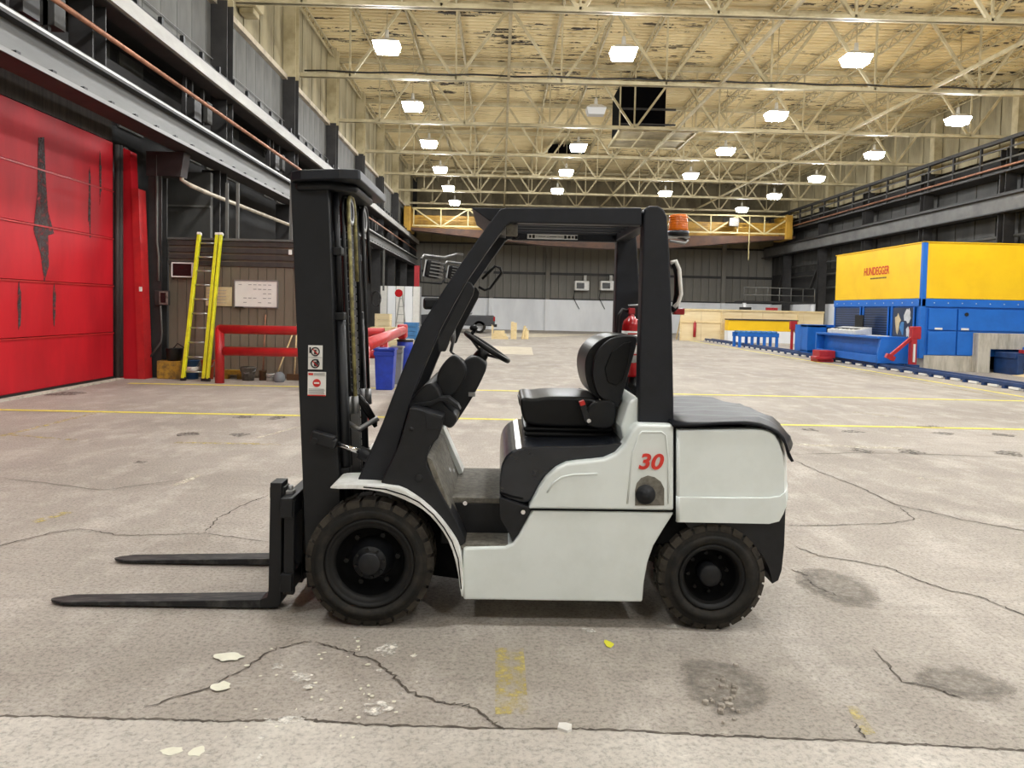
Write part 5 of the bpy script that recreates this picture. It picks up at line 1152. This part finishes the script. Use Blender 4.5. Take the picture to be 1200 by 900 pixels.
# ================================================================= FAR END
pk = empty('pickup_truck', (-2.2, 51.50, 0), 'dark grey pickup truck parked by the far wall', 'truck')
X1 = S(580, 370, 51)[0]
def tx(v): return X1-5.6+v
MB().prism([(tx(0.05), .5), (tx(0), .95), (tx(.15), 1.15), (tx(1.4), 1.25), (tx(1.45), 1.22), (tx(5.5), 1.22), (tx(5.6), 1.1), (tx(5.6), .5)], 50.60, 52.50).build('body', 'car_paint', pk, .05, 3)
MB().prism([(tx(1.3), 1.22), (tx(2.1), 1.85), (tx(3.7), 1.87), (tx(3.95), 1.22)], 50.75, 52.35).build('cab', 'car_paint', pk, .06, 3)
MB().prism([(tx(1.6), 1.27), (tx(2.2), 1.76), (tx(2.75), 1.78), (tx(2.75), 1.27)], 50.72, 50.76).build('side_window', 'window_glass', pk); MB().prism([(tx(2.85), 1.27), (tx(2.85), 1.78), (tx(3.6), 1.78), (tx(3.8), 1.27)], 50.72, 50.76).build('side_window', 'window_glass', pk)
for v in (1.05, 4.55):
    c = (tx(v), 50.60, .42); MB().lathe([(.24, .0), (.42, 0), (.42, .25), (.2, .25)], c, 'y', 24).build('wheel', 'rubber', pk); MB().lathe([(.001, .02), (.2, .02), (.25, -.01)], c, 'y', 20).build('rim', 'steel_grey', pk)
    c2 = (tx(v), 52.25, .42); MB().lathe([(.24, .0), (.42, 0), (.42, .25), (.2, .25)], c2, 'y', 24).build('wheel', 'rubber', pk)
MB().box(tx(5.5), tx(5.62), 50.58, 50.75, .85, 1.15).build('tail_lamp', 'lens_red', pk); MB().box(tx(5.45), tx(5.75), 50.60, 52.50, .45, .62).build('bumper', 'black_plastic', pk, .03)
MB().box(tx(2.0), tx(2.15), 50.40, 50.60, 1.25, 1.5).build('mirror', 'black_plastic', pk)
# lumber offcuts
for i, (px, w_, h, lb, ln) in enumerate(((602, .34, .98, 'upright pale timber post, tallest of the lumber offcuts', .3), (586, .9, .45, 'stacked timber blocks left of the tall lumber post', .5), (577, .12, .8, 'thin timber stake left of the lumber offcuts', .1), (616, .5, .5, 'leaning wood offcut right of the tall lumber post', .3))):
    x, y = G(px, 397.5); o = empty('timber_offcut', (x, y, 0), lb, 'timber', 'lumber offcuts')
    if i == 3:
        for q in range(3): MB().bar((x-.2+.15*q, y, 0), (x-.05+.08*q, y+.1, .75-.12*q), .12, .08).build('piece', 'wood', o)
    elif i == 1:
        for q in range(3): MB().box(x-w_/2+.05*q, x+w_/2-.1*q, y, y+ln, .16*q, .16*q+.15).build('piece', 'wood', o)
    else:
        for q in range(2): MB().box(x-w_/2+w_/2*q, x-.01+w_/2*q, y, y+ln, 0, h-.05*q).build('piece', 'wood', o)
# unit heaters on the far wall
for i, px in enumerate((681, 711)):
    x, z = S(px, 335, 60.7); o = empty('wall_unit', (x, 60.7, z-.4), 'cream wall unit with dark screen on the far wall, %s of two' % ['left', 'right'][i], 'wall unit', 'far wall units')
    MB().box(x-.58, x+.58, 60.0, 60.85, z-.38, z+.38).build('housing', 'white_paper', o, .05); MB().box(x-.45, x+.18, 59.97, 60.0, z-.25, z+.22).build('screen', 'screen_black', o)
    MB().cyl((x+.3, 60.5, z+.38), (x+.3, 60.5, z+.85), .12, 10).build('flue', 'white_paper', o); MB().tube([(x-.5, 60.6, z-.38), (x-.6, 60.75, z-1.0), (x-.1, 60.8, z-1.9)], .03, 5).build('cable', 'hose', o)
# railing on the far right mezzanine
rl = empty('mezzanine_railing', (18.5, 50, 2.6), 'pale steel mezzanine railing before the far right corner', 'railing')
MB().box(16.4, 21.2, 50, 52, 2.52, 2.6).build('platform_edge', 'dark_steel', rl)
for z in (3.0, 3.5): MB().cyl((16.4, 50, z), (21.2, 50, z), .035, 6).build('rail', 'panel_grey', rl)
for k in range(7): MB().cyl((16.4+.8*k, 50, 2.6), (16.4+.8*k, 50, 3.5), .035, 6).build('post', 'panel_grey', rl)
MB().box(16.4, 16.6, 50.1, 50.3, 0, 2.45).build('leg', 'wall_white', rl); MB().box(21, 21.2, 50.1, 50.3, 0, 2.45).build('leg', 'wall_white', rl)
for i, px in enumerate((872, 906)):
    x, z = S(px, 362, 45.3); 
# plywood hoarding
ph_ = empty('plywood_hoarding', (15, 45, 0), 'long plywood hoarding behind the blue conveyor', 'hoarding')
hx = [10.95, 12.2, 13.45, 14.7, 15.95, 17.2, 18.45, 19.7]
for a, b in zip(hx[:-1], hx[1:]): MB().box(a+.01, b-.01, 45, 45.06, 0, 1.95).build('sheet', 'plywood', ph_)
for x in (10.95, 13.45, 18.1): MB().box(x-.05, x+.05, 44.92, 45, 0, 1.95).build('batten', 'wood', ph_)
MB().box(10.95, 19.7, 44.93, 45, 1.85, 1.95).build('cap_rail', 'wood', ph_); MB().box(10.95, 13.4, 44.94, 45, 1.1, 1.16).build('mid_rail', 'wood', ph_)
for x in (11.0, 19.6): MB().bar((x, 45.1, 1.5), (x, 46.2, .05), .08).build('prop', 'wood', ph_)
yb = empty('yellow_panel_box', (15.5, 44, 0), 'long yellow panelled cabinet in front of the plywood', 'cabinet')
a = S(853, 375, 44); b = S(934, 389, 44)
MB().box(a[0], b[0], 43.9, 44.6, b[1], a[1]).build('panel', 'machine_yellow', yb, .03); MB().box(a[0], b[0], 43.92, 44.6, .0, b[1]).build('base', 'wall_white', yb); MB().box(a[0], b[0], 43.85, 44.62, a[1], a[1]+.08).build('lid', 'office_trim', yb)
a = S(812.5, 377, 44.8); b = S(816, 395, 44.8)
tag(MB().cyl(((a[0]+b[0])/2, 44.85, b[1]), ((a[0]+b[0])/2, 44.8, a[1]-.05), .09, 10).cyl(((a[0]+b[0])/2, 44.8, a[1]-.05), ((a[0]+b[0])/2, 44.8, a[1]+.05), .03, 8).build('extinguisher', 'machine_red'), 'slim dark red extinguisher hung on the plywood', 'extinguisher')
for i, px in enumerate((874, 905)):
    x, z = S(px, 362, 45.0)
    tag(MB().box(x-.35, x+.35, 45.0, 45.2, 1.96, 2.12).build('toolbox', 'machine_red' if i else 'hose', bevel=.02), ['black case on top of the plywood hoarding', 'red case on top of the plywood hoarding'][i], 'case')
# blue roller conveyor
cv_ = empty('roller_conveyor', (13.6, 38, 0), 'blue roller conveyor standing before the yellow cabinet', 'conveyor')
ca0 = G(866, 402); ca1 = G(915, 404)
cy0 = 37.5; cx0 = S(865, 395, cy0)[0]; cx1 = S(913, 395, cy0)[0]; ztp = S(890, 390, cy0)[1]
MB().box(cx0, cx1, cy0, cy0+.08, ztp-.22, ztp).build('side_beam', 'machine_blue', cv_); MB().box(cx0, cx1, cy0+.9, cy0+.98, ztp-.22, ztp).build('side_beam', 'machine_blue', cv_)
for k in range(8):
    x = cx0+.15+(cx1-cx0-.3)*k/7; MB().cyl((x, cy0, ztp+.02), (x, cy0+.95, ztp+.02), .06, 8).build('roller', 'blue_plastic', cv_)
for k in range(4):
    x = cx0+.1+(cx1-cx0-.2)*k/3
    for y in (cy0, cy0+.9): MB().box(x-.07, x+.07, y, y+.08, 0, ztp-.2).build('leg', 'machine_blue', cv_)
rs = empty('red_stand', (16.2, 36.5, 0), 'red angled stop stand at the conveyor end', 'stand')
a = S(932, 385, 35); b = S(943, 405, 35)
MB().bar((a[0], 35, a[1]), (b[0], 35, 0.05), .16).build('arm', 'machine_red', rs); MB().box(a[0]-.25, a[0]+.05, 34.9, 35.1, a[1]-.05, a[1]+.35).build('head', 'machine_red', rs); MB().box(a[0]-.2, a[0]-.1, 34.95, 35.05, 0, a[1]).build('leg', 'machine_red', rs)

# ================================================================= TIMBER MACHINE
mx = 13.4; my = 23.5; mz = 4.12; zs_ = 2.28; ML = 6.2
mc = empty('joinery_machine', (16.5, 26.5, 0), 'large yellow and blue timber processing machine with red lettering', 'machine')
MB().box(mx+.04, 20.5, my+.05, my+ML, zs_, mz-.02).build('upper_core', 'machine_yellow', mc)
MB().box(mx+.04, 20.5, my+.05, my+ML, .5, zs_).build('lower_core', 'machine_blue', mc)
MB().box(mx, mx+.06, my+.12, my+ML-.05, zs_+.04, mz-.04).build('side_panel', 'machine_yellow', mc, .01)
MB().box(mx+.14, 20.5, my, my+.06, zs_+.04, mz-.04).build('front_panel', 'machine_yellow', mc, .01)
MB().box(mx-.02, mx+.13, my-.02, my+.11, .4, mz).build('corner_post', 'machine_blue', mc, .01)
MB().box(mx-.02, mx+.06, my, my+ML, zs_-.22, zs_+.03).build('side_band', 'machine_blue', mc, .01); MB().box(mx, 20.5, my-.02, my+.06, zs_-.22, zs_+.03).build('front_band', 'machine_blue', mc, .01)
MB().box(mx-.02, 20.5, my-.02, my+ML, mz-.03, mz).build('roof_trim', 'machine_yellow', mc)
for k in range(10): MB().cyl((mx-.025, my+.5+.6*k, zs_-.1), (mx-.015, my+.5+.6*k, zs_-.1), .025, 8).build('bolt', 'console_grey', mc)
for k in range(8): MB().cyl((mx+.4+.45*k, my-.025, zs_-.1), (mx+.4+.45*k, my-.015, zs_-.1), .02, 8).build('bolt', 'console_grey', mc)
# windows on the side
wy = [(my+.35, my+1.75), (my+1.95, my+3.75), (my+3.95, my+ML-.1)]
for i, (a, b) in enumerate(wy):
    wn = MB().box(mx+.0, mx+.035, a, b, .95, zs_-.26).build('window', 'window_glass', mc)
    for y in (a, b-.05): MB().box(mx-.03, mx+.04, y, y+.06, .9, zs_-.22).build('frame', 'machine_blue', wn)
    if i:
        for k in range(12): MB().box(mx-.012, mx+.0, a+.06, b-.06, 1.0+.088*k, 1.03+.088*k).build('slat_reflection', 'machine_blue_dark', wn)  # dark bars paint a slatted reflection onto the glass
for q, (cy_, cz_, ry, rz, mt_) in enumerate(((my+.75, 1.75, .28, .35, 'console_grey'), (my+1.05, 1.35, .2, .35, 'blue_plastic'), (my+1.35, 1.5, .25, .45, 'board_tan'), (my+.7, 1.2, .2, .25, 'console_grey'))):
    pp = blob((cy_, cz_), ry*.7, rz*.7, 12, .5); MB().side(pp, mx-.012, mx-.004).build('plastic_sheet', mt_, mc)
# front doors
for a, b, c, d in ((mx+.25, mx+1.15, 1.32, zs_-.28), (mx+1.2, mx+3.5, 1.32, zs_-.28), (mx+.25, mx+1.15, .52, 1.28), (mx+1.2, mx+1.72, .52, 1.28)):
    MB().box(a, b, my-.02, my+.05, c, d).build('door', 'machine_blue', mc, .008)
for x in (mx+.45, mx+1.3): MB().box(x, x+.24, my-.035, my-.018, 1.33, 1.39).build('handle', 'white_paper', mc)
MB().cyl((mx+1.45, my-.05, zs_-.45), (mx+1.45, my-.02, zs_-.45), .06, 12).build('lock', 'hose', mc)
text('HUNDEGGER', .40, 'ink_red', (mx-.006, my+2.95, 3.32), (math.pi/2, 0, -math.pi/2), 'maker_name', mc, .006, .0, .003, 1.0, .74)
yy_ = my+3.35
for k, wd_ in enumerate((.09, .05, .12, .06, .10, .04, .11, .07, .12, .08)):
    MB().box(mx-.008, mx, yy_-wd_, yy_, 3.05, 3.10).build('small_print', 'wood_dark', mc); yy_ -= wd_+.03
# concrete plinth
cp = empty('concrete_plinth', (16.5, 25, 0), 'pale board-marked concrete plinth carrying the blue machine', 'plinth')
MB().box(mx+.15, 15.1, my-.02, my+ML-.3, 0, .5).build('low_block', 'concrete', cp, .01)
MB().box(15.1, 15.5, my-.3, my+ML-.3, 0, 1.25).build('pier', 'concrete', cp, .01); MB().box(15.5, 20.5, my-.3, my+ML-.3, .75, 1.25).build('lintel', 'concrete', cp, .01); MB().box(15.5, 20.5, my+1.4, my+ML-.3, 0, .75).build('back_block', 'dark_void', cp)
# outfeed unit in the plinth opening
ou = empty('outfeed_unit', (16.4, 22.8, 0), 'blue outfeed unit with red fittings in the concrete opening', 'conveyor')
MB().box(15.75, 15.95, 22.3, 23.4, 0, .62).build('leg', 'machine_blue_dark', ou, .02); MB().box(15.7, 17.6, 22.35, 23.3, .5, .68).build('beam', 'machine_blue_dark', ou, .02); MB().box(16.5, 17.6, 22.2, 23.2, .15, .85).build('motor_box', 'machine_blue', ou, .03)
MB().box(15.9, 16.1, 22.3, 22.5, .68, .78).build('clamp', 'machine_red', ou); MB().box(16.35, 16.5, 22.25, 22.4, .68, .82).build('clamp', 'machine_red', ou); MB().box(17.3, 17.5, 22.3, 22.5, 0, .2).build('leg', 'machine_blue_dark', ou)
sd = MB().lathe([(1.3, 0), (1.0, .05), (.5, .1), (.001, .12)], (16.8, 21.8, 0), 'z', 16)
tag(sd.build('sawdust_heap', 'wood'), 'low heap of pale sawdust below the blue outfeed unit', 'sawdust', kind='stuff')
# infeed desk along the side
dk = empty('control_desk', (12.9, 26.5, 0), 'blue infeed desk with grey console before the machine windows', 'desk')
dx0, dx1 = 12.35, mx-.04
MB().box(dx0, dx1, my+.6, my+5.4, .98, 1.05).build('worktop', 'machine_blue', dk, .01)
MB().box(dx0+.3, dx1, my+.6, my+5.4, .3, .98).build('back_panel', 'machine_blue', dk)
MB().box(dx0, dx0+.12, my+.6, my+5.4, .18, .42).build('front_beam', 'machine_blue', dk, .01); MB().prism([(dx0, .18), (dx1, .18), (dx1, .98), (dx0+.1, .98), (dx0, .5)], my+.55, my+.65).build('end_plate', 'machine_blue', dk)
MB().box(dx0, dx1, my+5.3, my+5.4, .18, .98).build('end_plate', 'machine_blue', dk)
MB().add([(dx0+.1, my+2.4, 1.05), (dx1-.3, my+2.4, 1.05), (dx1-.3, my+4.6, 1.05), (dx0+.1, my+4.6, 1.05), (dx0+.1, my+2.4, 1.2), (dx1-.3, my+2.4, 1.32), (dx1-.3, my+4.6, 1.32), (dx0+.1, my+4.6, 1.2)], [(0,3,2,1),(4,5,6,7),(0,1,5,4),(1,2,6,5),(2,3,7,6),(3,0,4,7)]).build('console', 'console_grey', dk, .02)
for k in range(6): MB().box(dx0+.25, dx0+.4, my+2.6+.33*k, my+2.75+.33*k, 1.22, 1.27).build('control', 'hose', dk)
MB().box(dx1-.35, dx1-.3, my+3.0, my+3.6, 1.3, 1.75).build('monitor', 'screen_black', dk, .01); MB().box(dx0+.2, dx0+.6, my+1.0, my+1.8, 1.05, 1.07).build('paper', 'white_paper', dk)
for y in (my+.7, my+5.2): MB().box(dx0+.05, dx1-.05, y, y+.1, 0, .18).build('foot', 'machine_blue_dark', dk)
cb = empty('feed_cabinet', (13, 30.5, 0), 'blue feed cabinet with open bay at the rail', 'cabinet')
c0, c1 = S(946, 400, 30.3)[0], S(984, 400, 30.3)[0]
MB().box(c0, c1, 30.9, 31.6, .2, 1.3).build('back', 'machine_blue', cb); MB().box(c0, c0+.78, 30.3, 30.95, .2, 1.3).build('side_box', 'machine_blue', cb, .01); MB().box(c1-.1, c1, 30.3, 30.95, .2, 1.3).build('side', 'machine_blue', cb); MB().box(c0, c1, 30.3, 31.0, 1.22, 1.32).build('top', 'machine_blue', cb); MB().box(c0, c1, 30.3, 31.0, .15, .25).build('base', 'machine_blue', cb)
MB().box(c0+.8, c1-.12, 30.85, 30.9, .3, 1.2).build('bay', 'dark_void', cb); MB().box(c0+.85, c1-.2, 30.6, 30.7, .9, 1.0).build('clamp', 'machine_red', cb)
for x in (c0+.1, c1-.2): MB().box(x, x+.1, 30.4, 31.4, 0, .16).build('foot', 'machine_blue_dark', cb)
# red robot arm at the corner
ra = empty('clamp_robot', (13.1, 23.2, 0), 'red jointed clamp robot at the machine corner', 'robot')
a0 = S(1072, 390, 23.2); a1 = S(1069, 425, 23.2); a2 = S(1042, 420, 23.2)
MB().box(a0[0]-.14, a0[0]+.16, 23.1, 23.3, a0[1]-.2, a0[1]+.2).build('head', 'machine_red', ra, .03); MB().bar((a0[0]-.05, 23.2, a0[1]-.1), (a1[0], 23.2, .2), .18).build('upright', 'machine_red', ra, .01)
MB().bar((a0[0]-.05, 23.2, a0[1]-.12), (a2[0], 23.2, a2[1]+.06), .10).build('arm', 'machine_red', ra, .01); MB().bar((a1[0]-.02, 23.08, a0[1]-.35), (a1[0]-.02, 23.08, .3), .05).build('strip', 'white_paper', ra)
MB().box(a1[0]-.15, a1[0]+.15, 23.05, 23.35, 0, .22).build('base', 'machine_blue_dark', ra); MB().bar((a2[0]-.1, 23.2, a2[1]+.1), (a2[0]+.15, 23.2, a2[1]-.02), .14).build('claw', 'machine_red', ra)
bk = tag(MB().box(11.7, 12.3, 27.0, 27.6, .14, .42).box(11.5, 12.1, 26.8, 27.3, .10, .2).box(11.6, 12.2, 26.9, 27.5, 0, .12).build('stop_block', 'machine_red', bevel=.02), 'red stop block on the floor rail before the blue desk', 'block')
# floor rail
fr = empty('floor_rail', (12.7, 32, 0), 'dark blue floor rail track running past the machine', 'rail')
RX = [12.45, 12.85]
for k, x in enumerate(RX): MB().box(x+.0, x+.1, 15.5, 47, .08, .17).build('rail', 'machine_blue_dark', fr, .01)
sm_ = MB().box(12.4, 13.0, -.05, .05, 0.0, .08).mesh('sleeper', 'machine_blue_dark'); sp_ = MB().box(12.38, 12.44, .0, .35, .015, .07).mesh('plate', 'white_paper')
for k in range(40): putm(sm_, fr, 0, 15.7+.78*k, 0, 'sleeper'); putm(sp_, fr, 0, 15.7+.2+.78*k, 0, 'plate')
MB().box(12.3, 13.1, 46.8, 47.1, 0, .35).build('end_stop', 'machine_blue_dark', fr)
tag(MB().plan(blob(G(662, 855), .042, .028, 9, .5), .006, .016).build('paper_scrap', 'white_paper'), 'crumpled white paper scrap on the floor joint', 'paper')
